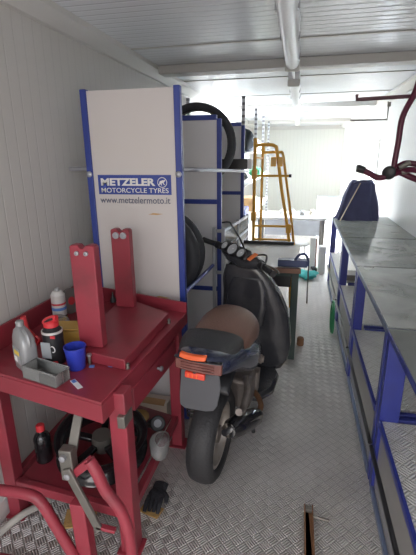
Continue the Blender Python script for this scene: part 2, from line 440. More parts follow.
# ------------------------------------------------------------------ glass topped counters on the right
ctr_labels = [
 'glass-topped blue steel counter nearest the viewer, cut by the picture edge',
 'second glass counter from the viewer, with dusty smeared glass and blue posts',
 'third glass counter from the viewer, with green hose coils at its front',
 'farthest glass counter, with the navy covered machine on its end']
spans = [(.72, 1.795), (1.805, 2.845), (2.855, 3.88), (3.89, 5.22)]
for i, (y0, y1) in enumerate(spans):
    wa = .085 if i == 1 else .062; wb = .085 if i == 0 else .062
    t = thing('display_counter', ctr_labels[i], 'counter', (.75, (y0+y1)/2, 0), 0, 'glass-topped counters along the right wall')
    x0, x1, zt = .425, 1.065, .845
    for (xa, xb, ya, yb) in ((x0, x0+wa, y0+.004, y0+.05), (x0, x0+wb, y1-.05, y1-.004), (x1-.05, x1, y0+.004, y0+.05), (x1-.05, x1, y1-.05, y1-.004)):
        build('leg', MB().box(xa, xb, ya, yb, 0, zt-.03), 'bluec', t, .003)
    r = MB(); r.box(x0-.004, x0+.03, y0, y1, zt-.03, zt); r.box(x1-.03, x1+.004, y0, y1, zt-.03, zt)
    r.box(x0+.03, x1-.03, y0, y0+.03, zt-.03, zt); r.box(x0+.03, x1-.03, y1-.03, y1, zt-.03, zt)
    build('top_frame', r, 'rimgrey' if i else 'bluec', t, .003)
    build('glass_top', MB().box(x0, x1, y0+.002, y1-.002, zt+.0005, zt+.0065), 'glass' if i else 'glassclear', t)
    build('shelf', MB().box(x0+.012, x1-.004, y0+.052, y1-.052, .385, .40), 'plate', t)
    e = MB(); e.box(x0-.004, x0+.010, y0+.05, y1-.05, .378, .408); build('shelf_edge', e, 'bluec', t, .002)
    for ya in (y0+.006, y1-.03): build('cross_bar', MB().box(x0+.088, x1-.052, ya, ya+.024, .372, .402), 'bluec', t, .002)
    p = MB(); p.box(x0+.014, x0+.026, y0+.055, y1-.055, .03, .372); build('front_panel', p, 'lowpanel', t)
    e = MB(); e.box(x0-.004, x0+.013, y0+.052, y1-.052, .0, .028); build('floor_rail', e, 'rimgrey', t, .002)
    build('kick_tube', MB().tube([(x0-.012, y0+.01, .222), (x0-.012, y1-.01, .222)], .0105, 10), 'black', t)
# junk on the far lower shelves
tag(build('storage_box', MB().box(.50, .64, 3.98, 4.16, .401, .46), 'dsteel', bevel=.006), 'small grey box on the lower shelf of the farthest glass counter', 'box')
h = thing('hose_bundle', 'coils of green hose standing against the front of the third glass counter', 'hose', (.37, 3.62, 0))
for j in range(5):
    rr = .09+.012*j
    pts = [(.372-.008*(j % 2), 3.60+.02*j+rr*.8*math.cos(a), .30+(rr)*math.sin(a)-.3+rr+.009) for a in [2*PI*q/14 for q in range(14)]]
    build('loop', MB().tube(pts, .008, 8, 3, True), 'greenp', h)

# ------------------------------------------------------------------ navy covered machine + stick
t = thing('covered_machine', 'navy cloth draped over a machine on the far end of the glass counter', 'covered machine', (.70, 5.0, .8515))
loops = []
for i in range(13):
    k = i/12; z = .852+k*.44
    w = .205-.085*k**1.3; d = .13-.04*k
    if i == 12: w *= .9; d *= .85
    cx = .695+.01*k; lp = []
    for j in range(56):
        a = 2*PI*j/56
        f = 1+.13*(1-k*.55)*math.sin(a*9+1.5*math.sin(k*4))+.07*math.sin(a*17+k*3)*(1-k)
        c, s_ = math.cos(a), math.sin(a); e = .6
        x = math.copysign(abs(c)**e, c)*w*f; y = math.copysign(abs(s_)**e, s_)*d*f
        skew = -.03*(1-k)*max(0, -c)
        lp.append(V((cx+x+skew, 5.0+y, z+.015*math.sin(a*2+.5)*k)))
    loops.append(lp)
mb = MB(); mb.loft(loops); build('cover', mb, 'tarp', t, angle=70)
mb = MB()
mb.tube([(.60, 4.86, 1.27), (.70, 4.855, 1.299), (.80, 4.86, 1.27)], .012, 8, 4); build('cover_seam', mb, 'tarp', t)
tag(build('wooden_stick', MB().bar((.478, 4.80, .857), (.665, 4.835, 1.275), .014, .008), 'bamboo'), 'thin pale stick leaning across the navy cloth cover', 'stick')

# ------------------------------------------------------------------ hanging red frame and bars, upper right
tag(build('hook_bar', MB().tube([(.345, 3.05, 1.965), (.345, 3.05, 1.935), (.40, 3.05, 1.936), (1.099, 3.05, 1.952)], .0125, 10), 'brownbar'),
    'brown wall bar with an upturned end that the red tube frame hangs from', 'wall bar')
mb = MB(); mb.tube([(.62, 6.0, 2.005), (1.075, 6.0, 2.005), (1.075, 6.0, 2.21)], .014, 8); mb.box(1.06, 1.099, 5.98, 6.02, 2.16, 2.23)
tag(build('hanging_bracket', mb, 'dsteel'), 'thin grey L-shaped bracket hanging under the far ceiling beam', 'bracket')
t = thing('motorcycle_stand', 'maroon bent tube motorcycle stand hanging on the brown bar at upper right', 'motorcycle stand', (.66, 3.0, 1.95))
build('hanger_tube', MB().tube([(.705, 3.02, 2.03), (.685, 3.01, 1.95), (.63, 3.0, 1.815), (.622, 3.0, 1.66), (.612, 3.0, 1.50)], .019, 12, 6), 'maroon', t)
build('lower_arm', MB().tube([(.40, 2.98, 1.492), (.46, 2.985, 1.465), (.515, 2.99, 1.437), (.57, 2.99, 1.444), (.63, 2.99, 1.475), (.72, 2.97, 1.44), (.85, 2.9, 1.385)], .02, 12, 6), 'maroon', t)
build('upper_arm', MB().tube([(.60, 3.03, 1.47), (.68, 3.03, 1.525), (.76, 3.02, 1.52), (.90, 3.0, 1.49)], .019, 12, 6), 'maroon', t)
build('side_arm', MB().tube([(.60, 3.0, 1.45), (.70, 2.93, 1.49), (.80, 2.88, 1.46), (.92, 2.85, 1.42)], .018, 12, 6), 'maroon', t)
build('rubber_tip', MB().tube([(.372, 2.98, 1.498), (.385, 2.98, 1.497), (.425, 2.982, 1.483)], [.022, .027, .024], 12), 'black', t)
mb = MB(); mb.lathe([(.032, -.022), (.044, -.014), (.044, .014), (.032, .022)], (.585, 2.985, 1.468), (.3, 1, .1), 20); build('clamp_collar', mb, 'black', t)
mb = MB(); mb.cyl((.64, 2.955, 1.50), (.70, 2.955, 1.535), .017); mb.cyl((.655, 2.95, 1.47), (.72, 2.94, 1.49), .015); build('clamp_bolt', mb, 'dsteel', t)

# ------------------------------------------------------------------ tyre display rack
t = thing('tyre_rack', 'blue framed tyre rack of white boards, the front board lettered', 'tyre rack', (-.88, 2.12, 0))
def board(y, x0, x1, z0, ztop, m, rails, first=False):
    build('board', MB().box(x0+.034, x1, y-.008, y+.008, z0, ztop), m, t)
    for xa, xb in ((x0, x0+.034), (x1, x1+.034)):
        build('post', MB().box(xa, xb, y-.02, y+.02, 0, ztop+.008), 'blue', t, .004)
    for z in rails: build('frame_rail', MB().box(x0+.034, x1, y-.018, y+.018, z-.018, z+.018), 'blue', t, .003)
    for xx in (x0+.017, x1+.017):
        for z in (1.50,) if first else ():
            b_ = MB(); b_.lathe([(.016, 0), (.016, -.008), (.009, -.013)], (xx, y-.0202, z), (0, 1, 0), 16); build('bolt', b_, 'steel', t)
board(2.12, -1.142, -.633, .10, 1.92, 'board', (.085,), True)
board(3.08, -1.14, -.603, .10, 1.835, 'boardb', (1.853, 1.25, .55, .085))
board(4.25, -1.14, -.585, .10, 1.86, 'boardb', (1.878, 1.21, .085))
for x, xs in ((-1.056, -1.056), (-.548, -.602)):
    build('upper_rail', MB().tube([(xs, 2.142, 1.522), (x-(x-xs)*.15, 2.165, 1.521), (x, 2.20, 1.519), (x, 4.55, 1.415)], .0125), 'steel', t)
for x in (-1.12, -.61): build('lower_rail', MB().tube([(x, 2.13, .835), (x, 2.93, .784)], .013), 'blue', t)
build('wall_tie', MB().tube([(-1.268, 2.145, 1.527), (-1.12, 2.145, 1.527)], .012), 'steel', t)
# printed sign on the front board
yS = 2.1115
mb = MB(); mb.box(-1.083, -.662, yS-.001, yS, 1.392, 1.496); s = build('logo_panel', mb, 'logo', t); s['label'] = 'blue printed logo band'
W = lambda x, z: Matrix.Translation((x, yS-.002, z)) @ FACE_CAM
text('logo_lettering', 'METZELER', .052, W(-1.066, 1.441), 'white', s, .315, bold=.0022)
text('logo_small_lettering', 'MOTORCYCLE TYRES', .036, W(-1.066, 1.402), 'white', s, .388, bold=.0002)
text('web_address_lettering', 'www.metzelermoto.it', .05, W(-1.078, 1.345), 'ink', t, .408, bold=.0004)
# round elephant emblem
mb = MB(); n = 36
for i in range(n):
    a, b_ = 2*PI*i/n, 2*PI*(i+1)/n
    P = [(-.712+r*math.cos(q), yS-.0024, 1.457+r*math.sin(q)) for r, q in ((.027, a), (.027, b_), (.0238, b_), (.0238, a))]
    mb.plate(P, (0, .0012, 0))
build('emblem_ring', mb, 'white', s)
el = [(-.016,.001),(-.013,.008),(-.005,.010),(.002,.013),(.009,.012),(.013,.014),(.018,.018),(.019,.015),(.016,.011),(.014,.006),(.011,.003),(.008,.002),(.010,-.006),(.015,-.011),(.012,-.013),(.006,-.008),(.003,-.002),(-.003,-.003),(-.004,-.009),(-.001,-.014),(-.005,-.015),(-.009,-.009),(-.011,-.005),(-.015,-.011),(-.018,-.014),(-.020,-.010),(-.016,-.006),(-.017,-.001)]
mb = MB(); mb.plate([(-.712+x, yS-.0024, 1.456+z) for x, z in el], (0, .0012, 0)); build('emblem', mb, 'white', s)
mb = MB(); mb.plate([(-.80, yS-.0002, 1.285), (-.77, yS-.0002, 1.293), (-.715, yS-.0002, 1.289), (-.75, yS-.0002, 1.283)], (0, -.0008, 0)); build('smear', mb, 'ochre', t)
mb = MB(); mb.plate([(-.80, yS-.0002, .80), (-.76, yS-.0002, .812), (-.69, yS-.0002, .803), (-.74, yS-.0002, .795)], (0, -.0008, 0)); build('smear', mb, 'ochre', t)

def tyre(loc, R, r_in, w, label, m='rubber2'):
    t = thing('spare_tyre', label, 'tyre', (loc[0], loc[1], loc[2]-R), 0, 'tyres stored on the rack')
    h = w/2; th = R-r_in
    prof = [(r_in, -h*.55), (r_in+th*.2, -h*.85), (r_in+th*.55, -h), (R-th*.22, -h*.86), (R-th*.04, -h*.4), (R, 0), (R-th*.04, h*.4), (R-th*.22, h*.86), (r_in+th*.55, h), (r_in+th*.2, h*.85), (r_in, h*.55), (r_in+.012, 0)]
    mb = MB(); mb.lathe(prof, loc, (0, 1, 0), 48, closed=True); build('casing', mb, m, t, angle=60)
    mb = MB()
    for s_ in (-1, 1): mb.lathe([(r_in-.002, s_*h*.56), (r_in+.012, s_*h*.62), (r_in+.012, s_*h*.74), (r_in+.002, s_*h*.70)], loc, (0, 1, 0), 48, closed=True)
    build('bead', mb, 'rubber', t, angle=60)
    return t
tyre((-.865, 2.36, .991), .292, .20, .11, 'nearer black tyre low on the rack behind the lettered board')
tyre((-.865, 2.52, .978), .290, .20, .11, 'farther black tyre low on the rack just beyond its twin')
tyre((-.802, 3.28, 1.672), .31, .25, .13, 'big black tyre high on the rack behind the second board')
t = thing('long_box', 'long black box with a white end, lying across the upper rack rails', 'box', (-.8, 3.8, 1.47))
build('body', MB().box(-1.17, -.455, 3.72, 3.83, 1.4665, 1.555), 'black', t, .004)
build('end_label', MB().box(-.4545, -.42, 3.72, 3.83, 1.4665, 1.555), 'labelwhite', t, .003)

# ------------------------------------------------------------------ grey steel trolley behind the scooter
t = thing('steel_side_frame', 'grey steel frame with pale infill panels standing between scooter and tyre rack', 'frame', (-.54, 3.7, 0))
for (x, y) in ((-.605, 2.965), (-.535, 2.965), (-.535, 3.72), (-.535, 4.46)):
    build('post', MB().box(x-.013, x+.013, y-.013, y+.013, 0, 1.07-.07*(y-2.965)), 'steel', t, .003)
for z in (1.045, .90, .72, .55, .3):
    dz = .105 if z > .8 else .0
    build('side_rail', MB().bar((-.535, 2.979, z), (-.535, 4.446, z-dz), .02, .024), 'steel', t, .002)
for z in (1.045, .72, .3): build('end_rail', MB().box(-.591, -.549, 2.957, 2.973, z-.012, z+.012), 'steel', t, .002)
for z0, z1, dz in ((.915, 1.03, .105), (.735, .88, .05)):
    build('infill_panel', MB().loft([[V((x, 2.98, z0)), V((x, 4.445, z0-dz)), V((x, 4.445, z1-dz)), V((x, 2.98, z1))] for x in (-.538, -.532)]), 'clearp', t)
# ------------------------------------------------------------------ slotted shelving along left wall
t = thing('slotted_shelving', 'grey slotted-upright shelving along the left wall beyond the tyre rack', 'shelving', (-.93, 6.3, 0))
PY = (4.68, 6.0, 7.2, 8.4)
for y in PY:
    for x in (-.625, -1.24): build('upright', MB().box(x-.018, x+.018, y-.015, y+.015, 0, 2.19 if x > -1 else 2.19), 'slot', t)
for z in (.25, .75, 1.25, 1.62):
    for a, b_ in zip(PY[:-1], PY[1:]):
        build('shelf', MB().box(-1.22, -.60, a+.017, b_-.017, z-.02, z), 'white', t, .003)
def lump(name, c, r, m, label, cat, group=None, seed=0, k=.18):
    rnd = random.Random(seed); mb = MB(); mb.ball(c, r, 18, 10)
    ph = [rnd.uniform(0, 6) for _ in range(6)]
    zb = c[2]-(r if isinstance(r, (int, float)) else r[2])
    for v in mb.b.verts:
        d = v.co-V(c); q = 1+k*math.sin(d.x*37+ph[0]+d.z*25)*math.cos(d.y*31+ph[1])+k*.6*math.sin(d.z*60+ph[2]+d.x*41)
        v.co = V(c)+d*q
        if v.co.z < zb*1+0: v.co.z = zb
    lo = min(v.co.z for v in mb.b.verts)
    for v in mb.b.verts: v.co.z += zb-lo
    return tag(build(name, mb, m, angle=80), label, cat, group)
G = 'things heaped on the shelving'
lump('folded_sheet', (-.84, 4.93, 1.7220), (.17, .11, .10), 'greenp', 'dark green sheet heaped on the upper shelf beside the nearest upright', 'sheet', G, 1)
lump('dark_bundle', (-.69, 5.28, 1.7570), (.12, .14, .135), 'darkcloth', 'dark bundle on the upper shelf behind the first upright', 'bundle', G, 2)
lump('white_bundle', (-.67, 5.66, 1.7020), (.11, .12, .08), 'greycloth', 'pale grey bundle on the upper shelf left of the yellow frame', 'bundle', G, 3)
lump('grey_bundle', (-.69, 6.35, 1.7120), (.12, .17, .09), 'white', 'white plastic bundle on the upper shelf beyond the second upright', 'bundle', G, 4)
lump('green_bundle', (-.645, 6.3, 1.3320), (.11, .14, .08), 'greenp', 'green plastic bundle on the middle shelf seen through the yellow frame', 'bundle', G, 5)
lump('dark_sack', (-.78, 5.2, 1.3320), (.15, .2, .08), 'darkcloth', 'dark sack on the middle shelf behind the long black box', 'sack', G, 6)
tag(build('storage_bin', MB().box(-.95, -.64, 5.05, 5.45, .751, .93), 'blue', bevel=.01), 'blue bin on the low shelf between first and second uprights', 'bin')
tag(build('shelf_box', MB().box(-.98, -.65, 6.2, 6.6, .751, .95), 'card', bevel=.005), 'brown carton on the low shelf beyond the second upright', 'carton')

# ------------------------------------------------------------------ yellow tubular stand
t = thing('yellow_stand', 'yellow tubular frame standing behind the pale-topped bench', 'stand', (-.27, 4.25, 0))
Y0 = 4.2
build('main_hoop', MB().tube([(-.435, Y0, 0), (-.44, Y0, 1.62), (-.43, Y0, 1.665), (-.39, Y0, 1.68), (-.29, Y0, 1.68), (-.245, Y0, 1.665), (-.225, Y0, 1.62), (-.165, Y0, 1.25), (-.065, Y0, .70), (-.02, Y0, 0.0)], .017, 10, 4), 'yellow', t)
build('rear_hoop', MB().tube([(-.40, Y0+.42, 0), (-.40, Y0+.42, 1.56), (-.385, Y0+.42, 1.60), (-.35, Y0+.42, 1.61), (-.22, Y0+.42, 1.61), (-.185, Y0+.42, 1.59), (-.15, Y0+.42, 1.4), (-.02, Y0+.42, .6), (.01, Y0+.42, 0)], .015, 10, 4), 'yellow', t)
for z, xa, xb in ((1.385, -.44, -.10), (.88, -.44, -.08), (.74, -.44, -.05)):
    build('cross_tube', MB().tube([(xa, Y0-.0, z), (xb, Y0, z)], .012, 10), 'yellow', t)
build('rubber_tip', MB().tube([(-.10, Y0, 1.385), (-.075, Y0, 1.385)], .016, 10), 'black', t)
for (x, z) in ((-.44, 1.40), (-.255, 1.52), (-.19, 1.52), (-.44, .98), (-.08, .86)):
    build('clamp', MB().box(x-.026, x+.026, Y0-.026, Y0+.026, z-.045, z+.045), 'yellow', t, .004)
for x in (-.44, -.23): build('spacer', MB().tube([(x, Y0, 1.56), (x+.04, Y0+.42, 1.55)], .010, 8), 'yellow', t)

# ------------------------------------------------------------------ green bench with pale top, vice
t = thing('work_bench', 'dark green workbench with a pale top, in front of the scooter nose', 'workbench', (-.22, 3.4, 0))
bx0, bx1, by0, by1, bz = -.49, .045, 2.98, 3.84, .77
build('bench_top', MB().box(bx0, bx1, by0+.03, by1, bz-.03, bz), 'benchtop', t, .004)
build('front_strip', MB().box(bx0, bx1+.005, by0, by0+.029, bz-.035, bz+.002), 'wood', t, .003)
build('back_lip', MB().box(bx0, bx1-.06, by1-.03, by1, bz+.0005, bz+.03), 'black', t, .003)
for (x, y) in ((bx0+.03, by0+.06), (bx1-.035, by0+.06), (bx0+.03, by1-.05), (bx1-.035, by1-.05)):
    build('leg', MB().box(x-.027, x+.027, y-.025, y+.025, 0, bz-.031), 'green', t, .003)
build('drawer', MB().box(-.17, bx1-.065, by0+.05, by0+.5, .61, .70), 'black', t, .004)
build('side_panel', MB().box(bx1-.05, bx1-.03, by0+.09, by1-.08, .12, .735), 'green', t, .003)
build('apron', MB().box(-.46, -.0, by0+.04, by0+.05, .70, .738), 'green', t)
v = thing('bench_vice', 'dark blue steel vice with a bent handle on the bench corner', 'vice', (.0, 3.1, bz))
build('jaw', MB().box(-.125, .095, 3.02, 3.10, bz+.003, bz+.055), 'vice', v, .006)
build('rear_jaw', MB().box(-.105, .075, 3.105, 3.15, bz+.003, bz+.045), 'vice', v, .006)
build('handle', MB().tube([(.0, 3.06, bz+.045), (.025, 3.06, bz+.085), (.05, 3.06, bz+.098), (.078, 3.06, bz+.098), (.098, 3.06, bz+.06), (.10, 3.06, bz+.01)], .010, 10, 3), 'vice', v)
build('screw_rod', MB().tube([(.105, 3.06, bz+.045), (.108, 3.07, bz-.15), (.11, 3.08, bz-.30)], .0055, 8), 'dsteel', v)

# ------------------------------------------------------------------ far end
t = thing('long_table', 'low pale table across the far end, cluttered with white bits', 'table', (-.2, 6.3, 0))
build('table_top', MB().box(-.58, .42, 5.85, 6.55, .69, .72), 'white', t, .004)
for x in (-.55, .35):
    for y in (5.9, 6.5): build('leg', MB().box(x, x+.04, y-.02, y+.02, 0, .689), 'dsteel', t, .002)
build('back_panel', MB().box(-.5, .35, 6.49, 6.50, .35, .689), 'greycloth', t)
cl = [('white_cloth', 'white', -.22), ('pale_rag', 'greycloth', -.08), ('silver_tin', 'silver', .06), ('paper_bundle', 'boxwhite', .20)]
for i, (nm, mm, x) in enumerate(cl):
    lump(nm, (x, 6.15+.05*(i % 2), .7608), (.045, .07, .04), mm, ['white crumpled cloth leftmost on the far table', 'grey rag second from left on the far table', 'silver tin in the middle of the far table clutter', 'beige paper bundle rightmost on the far table'][i], 'clutter', 'clutter on the far table', 20+i, .25)
t = thing('chest_freezer', 'white chest freezer with a pale blue lid by the back', 'freezer', (.55, 7.55, 0))
build('body', MB().box(.34, .78, 7.3, 7.8, 0, .79), 'white', t, .012)
build('lid', MB().box(.335, .785, 7.295, 7.805, .793, .85), 'labelblue' if False else 'greycloth', t, .012)
build('lid_handle', MB().box(.5, .62, 7.28, 7.295, .80, .82), 'dsteel', t, .003)
t = thing('round_stool', 'white round-topped stool under the far table', 'stool', (.09, 6.0, 0))
mb = MB(); mb.lathe([(.10, 0), (.115, .012), (.115, .03), (.10, .04)], (.07, 5.72, .36), (0, 0, 1), 28); build('seat', mb, 'white', t)
for a in range(4):
    q = PI/4+a*PI/2; build('leg', MB().tube([(.07+.07*math.cos(q), 5.72+.07*math.sin(q), .36), (.07+.11*math.cos(q), 5.72+.11*math.sin(q), 0)], .01, 8), 'white', t)
t = thing('framed_panel', 'white panel with a red-brown edge leaning under the far table', 'panel', (.24, 5.95, 0))
build('panel', MB().box(.20, .28, 5.75, 5.78, .001, .46), 'white', t, .003); build('edge_strip', MB().box(.2805, .30, 5.75, 5.78, .001, .46), 'wood', t, .003)
tag(build('white_carton', MB().box(.315, .41, 5.55, 5.7, .0005, .38), 'white', bevel=.005), 'white carton standing on the floor beside the farthest counter', 'carton')
lump('teal_cloth', (.17, 5.35, .045), (.13, .16, .045), 'teal', 'teal cloth crumpled on the bright floor beyond the bench', 'cloth', None, 31, .25)
lump('dark_rag', (.27, 5.7, .04), (.04, .05, .04), 'darkcloth', 'small dark rag on the floor by the white carton', 'rag', None, 32, .25)
tag(build('jar_tin', MB().lathe([(.028, 0), (.03, .005), (.03, .06), (.026, .07)], (.085, 3.3, .0005)), 'rust'), 'small rusty tin on the floor beside the green bench', 'tin')

# ------------------------------------------------------------------ red workbench
t = thing('red_workbench', 'red steel workbench with a raised back lip against the left wall', 'workbench', (-.9, 1.55, 0))
FL, FR, BR, BL = (-1.252, 1.237), (-.627, 1.103), (-.553, 1.965), (-1.252, 2.085)
zt = .782
def lerp(a, b, k): return (a[0]+(b[0]-a[0])*k, a[1]+(b[1]-a[1])*k)
build('bench_top', MB().prism([FL, FR, BR, BL], zt-.012, zt), 'redtop', t, .002)
def strip(a, b, inward, z0, z1, z0b=None, z1b=None):
    a3, b3 = V((*a, 0)), V((*b, 0)); d = (b3-a3).normalized(); n = V((-d.y, d.x, 0))*inward
    z0b = z0 if z0b is None else z0b; z1b = z1 if z1b is None else z1b
    mb = MB(); A = [a3+V((0, 0, z0)), b3+V((0, 0, z0b)), b3+V((0, 0, z1b)), a3+V((0, 0, z1))]
    mb.loft([A, [p+n for p in A]]); return mb
build('front_skirt', strip(FL, FR, .010, zt-.085, zt-.0125), 'redtop', t)
build('side_skirt', strip(FR, BR, .010, zt-.085, zt-.0125, zt-.06, zt-.0125), 'redtop', t)
build('back_lip', strip(BL, lerp(BL, FL, .93), .010, zt+.0005, .872, zt+.0005, .89), 'redtop', t)
build('end_lip', strip(BR, lerp(BL, BR, .02), .010, zt+.0005, .84, zt+.0005, .872), 'redtop', t)
legs = [(-1.20, 1.275, .0), (-.612, 1.215, 0), (-.60, 1.88, 0), (-1.2, 2.02, 0)]
for i, (x, y, _) in enumerate(legs):
    w = .034 if i == 1 else .03
    build('leg', MB().box(x-w, x+w, y-w, y+w, 0.006, zt-.0125), 'red', t, .004)
    build('foot_plate', MB().box(x-.05, x+.05, y-.045, y+.045, 0, .006), 'red', t)
build('lower_shelf', MB().prism([(-1.165, 1.25), (-.648, 1.245), (-.625, 1.86), (-1.165, 1.99)], .188, .2), 'redtop', t, .002)
for a, b_ in (((-1.168, 1.262), (-.648, 1.215)), ((-.612, 1.25), (-.602, 1.848)), ((-1.2, 1.31), (-1.2, 1.985))):
    build('shelf_rail', MB().bar((*a, .185), (*b_, .185), .03, .045), 'red', t, .003)
build('steel_clip', MB().obox((-.590, 1.2, .66), (.03, .075, .05)), 'dsteel', t, .003)
d = build('drawer', MB().prism([(-.86, 1.40), (-.612, 1.34), (-.572, 1.80), (-.84, 1.85)], .585, .695), 'red', t, .004)
mb = MB(); mb.lathe([(.006, 0), (.006, .012), (.013, .016), (.013, .024), (.006, .028)], (-.5905, 1.57, .66), (1, -.06, 0), 16); build('knob', mb, 'steel', d)

# wheel balancing stand on the bench
b = thing('balancing_stand', 'red wheel balancing stand with two upright plates on the bench top', 'wheel stand', (-.78, 1.6, zt))
build('base', MB().prism([(-.895, 1.375), (-.632, 1.322), (-.612, 1.83), (-.83, 1.955), (-.935, 1.94)], zt+.001, zt+.047), 'redtop', b, .004)
def upright(x0, x1, y, ztop, rk):
    w = x1-x0; c = (x0+x1)/2; z0 = zt+.0475
    pts = [(x0, z0), (x1, z0), (x1, ztop-.008), (x1-.008, ztop), (c+.018, ztop), (c+.006, ztop-.014), (c-.006, ztop-.014), (c-.018, ztop), (x0+.008, ztop), (x0, ztop-.008)]
    mb = MB(); mb.plate([(px, y, pz) for px, pz in pts], (0, .045, 0))
    u = build('upright', mb, 'red', b, .004)
    for sx in (-1, 1):
        r_ = MB(); r_.lathe([(.004, -.006), (.004, -.009), (.006, -.009), (.012*rk, -.008), (.012*rk, 0), (.003, 0)], (c+sx*.020, y-.0005, ztop-.032), (0, 1, 0), 20); build('roller', r_, 'steel', u)
    return u
upright(-.868, -.762, 1.40, 1.265, .75); upright(-.915, -.815, 1.865, 1.245, 1.4)
for (x, y) in ((-.655, 1.335), (-.63, 1.80)):
    r_ = MB(); r_.lathe([(.008, 0), (.006, .015), (.008, .015), (.008, .022), (.004, .025)], (x+.026, y+.004, zt+.001), (0, 0, 1), 12); build('level_bolt', r_, 'dsteel', b)

# things on the red bench
z = zt+.0008
t = thing('oil_bottle', 'silver-grey plastic oil bottle at the front left of the red bench', 'bottle', (-1.035, 1.275, z), math.radians(-32))
prof = [(0, .050, .031), (.004, .055, .034), (.10, .056, .034), (.130, .053, .032), (.157, .036, .024), (.168, .018, .018), (.174, .014, .014)]
loops = []
for (hz, rx, ry) in prof:
    loops.append([V((math.copysign(abs(math.cos(a))**.55, math.cos(a))*rx+(.0 if hz < .135 else -.016*(hz-.13)/.044), math.copysign(abs(math.sin(a))**.55, math.sin(a))*ry, hz)) for a in [2*PI*i/28 for i in range(28)]])
mb = MB(); mb.loft(loops); build('body', mb, 'silver', t, local=True, angle=50)
mb = MB(); mb.lathe([(.0155, .1745), (.0155, .193), (.013, .196)], (-.016, 0, 0), (0, 0, 1), 18); build('cap', mb, 'silver', t, local=True)
mb = MB(); mb.tube([(.016, 0, .163), (.042, 0, .152), (.053, 0, .125), (.05, 0, .105)], .008, 8, 4); build('grip', mb, 'silver', t, local=True)
mb = MB(); mb.box(-.030, .034, -.0356, -.0345, .03, .10); l = build('front_label', mb, 'labelgrey', t, local=True)
mb = MB(); mb.box(-.018, .030, -.0362, -.0357, .068, .086); build('label_band', mb, 'labelyellow', l, local=True)
mb = MB(); mb.box(-.026, .004, -.0362, -.0357, .036, .058); build('label_block', mb, 'labelwhite', l, local=True)

def can(name, label, loc, r, hgt, body, bands, capm, cap_h, cap_r, group=None):
    t = thing(name, label, 'can', loc, 0, group)
    mb = MB(); mb.lathe([(r-.003, 0), (r, .003), (r, hgt-.004), (r-.004, hgt), (r*.72, hgt+.012), (r*.55, hgt+.016)], (0, 0, 0), (0, 0, 1), 28); build('body', mb, body, t, local=True)
    for z0, z1, m in bands:
        mb = MB(); mb.lathe([(r+.0005, z0), (r+.0008, z0+.001), (r+.0008, z1-.001), (r+.0005, z1)], (0, 0, 0), (0, 0, 1), 28, closed=False); build('label_band', mb, m, t, local=True)
    mb = MB(); mb.lathe([(cap_r, hgt+.0165), (cap_r, hgt+.016+cap_h*.7), (cap_r*.75, hgt+.016+cap_h)], (0, 0, 0), (0, 0, 1), 20); build('cap', mb, capm, t, local=True)
    return t
c1 = can('spray_can', 'black spray can with a red trigger cap, between silver bottle and blue cup', (-.945, 1.335, z), .041, .145, 'black', [(.135, .1445, 'canwhite')], 'redcap', .026, .03)
mb = MB(); mb.box(-.03, .012, -.0425, -.0415, .035, .105); l = build('label', mb, 'labelgrey', c1, local=True)
mb = MB(); mb.tube([(.018+.011*math.cos(a), -.0375-.0018*math.sin(a+1), .075+.013*math.sin(a)) for a in [2*PI*i/16 for i in range(16)]], .0022, 6, 1, True); build('label_ring', mb, 'labelwhite', c1, local=True)
mb = MB(); mb.obox((.024, -.0365, .128), (.02, .004, .01)); build('label_tag', mb, 'labelred', c1, local=True)
mb = MB(); mb.obox((.024, -.0365, .018), (.02, .004, .01)); build('label_tag', mb, 'labelred', c1, local=True)
mb = MB(); mb.tube([(-.028, 0, .172), (-.012, -.004, .186), (.012, -.006, .196), (.032, -.006, .199)], .013, 10, 4); build('trigger', mb, 'redcap', c1, local=True)
mb = MB(); mb.tube([(-.014, -.018, .182), (.004, -.020, .194), (.022, -.02, .200)], .005, 8, 3); build('trigger_slot', mb, 'black', c1, local=True)
can('spray_can', 'white spray can with coloured bands by the back lip of the red bench', (-1.135, 1.685, z), .034, .165, 'canwhite', [(.03, .048, 'labelyellow'), (.048, .056, 'black'), (.085, .10, 'labelblue'), (.112, .122, 'labelred')], 'silver', .014, .012)
can('spray_can', 'slim white can with a red cap between the two red uprights', (-1.005, 1.845, z), .026, .165, 'canwhite', [(.02, .05, 'black'), (.06, .075, 'labelred'), (.09, .12, 'labelblue')], 'redcap', .03, .017)
t = thing('blue_cup', 'blue plastic cup on the red bench right of the black can', 'cup', (-.832, 1.305, z))
mb = MB(); mb.lathe([(.031, 0), (.033, .003), (.042, .090), (.044, .092), (.044, .097), (.0405, .097), (.031, .006), (.002, .005)], (0, 0, 0), (0, 0, 1), 28); build('body', mb, 'bluecup', t, local=True)
t = thing('clear_tray', 'clear plastic tray at the front edge of the red bench', 'tray', (-.905, 1.208, z), math.radians(-14))
mb = MB(); w, dd, hh, th = .085, .036, .05, .002
mb.box(-w, w, -dd, dd, 0, th); mb.box(-w, w, -dd, -dd+th, th, hh); mb.box(-w, w, dd-th, dd, th, hh); mb.box(-w, -w+th, -dd+th, dd-th, th, hh); mb.box(w-th, w, -dd+th, dd-th, th, hh)
build('tray_body', mb, 'clearp', t, local=True)
mb = MB(); mb.tube([(-w, -dd, hh), (w, -dd, hh), (w, dd, hh), (-w, dd, hh)], .003, 6, 0, True); build('tray_rim', mb, 'clearp', t, local=True)
t = thing('yellow_tub', 'ochre yellow tub on the red bench behind the blue cup', 'tub', (-.985, 1.51, z), math.radians(12))
build('tub_body', MB().box(-.06, .075, -.045, .05, 0, .075), 'ybox', t, .006, local=True)
build('tub_lid', MB().box(-.063, .078, -.048, .053, .0755, .085), 'ybox', t, .004, local=True)
lump('plastic_bag', (-1.10, 1.60, z+.045), (.05, .06, .042), 'clearp', 'crumpled clear plastic bag on the red bench behind the silver bottle', 'bag', None, 41, .2)
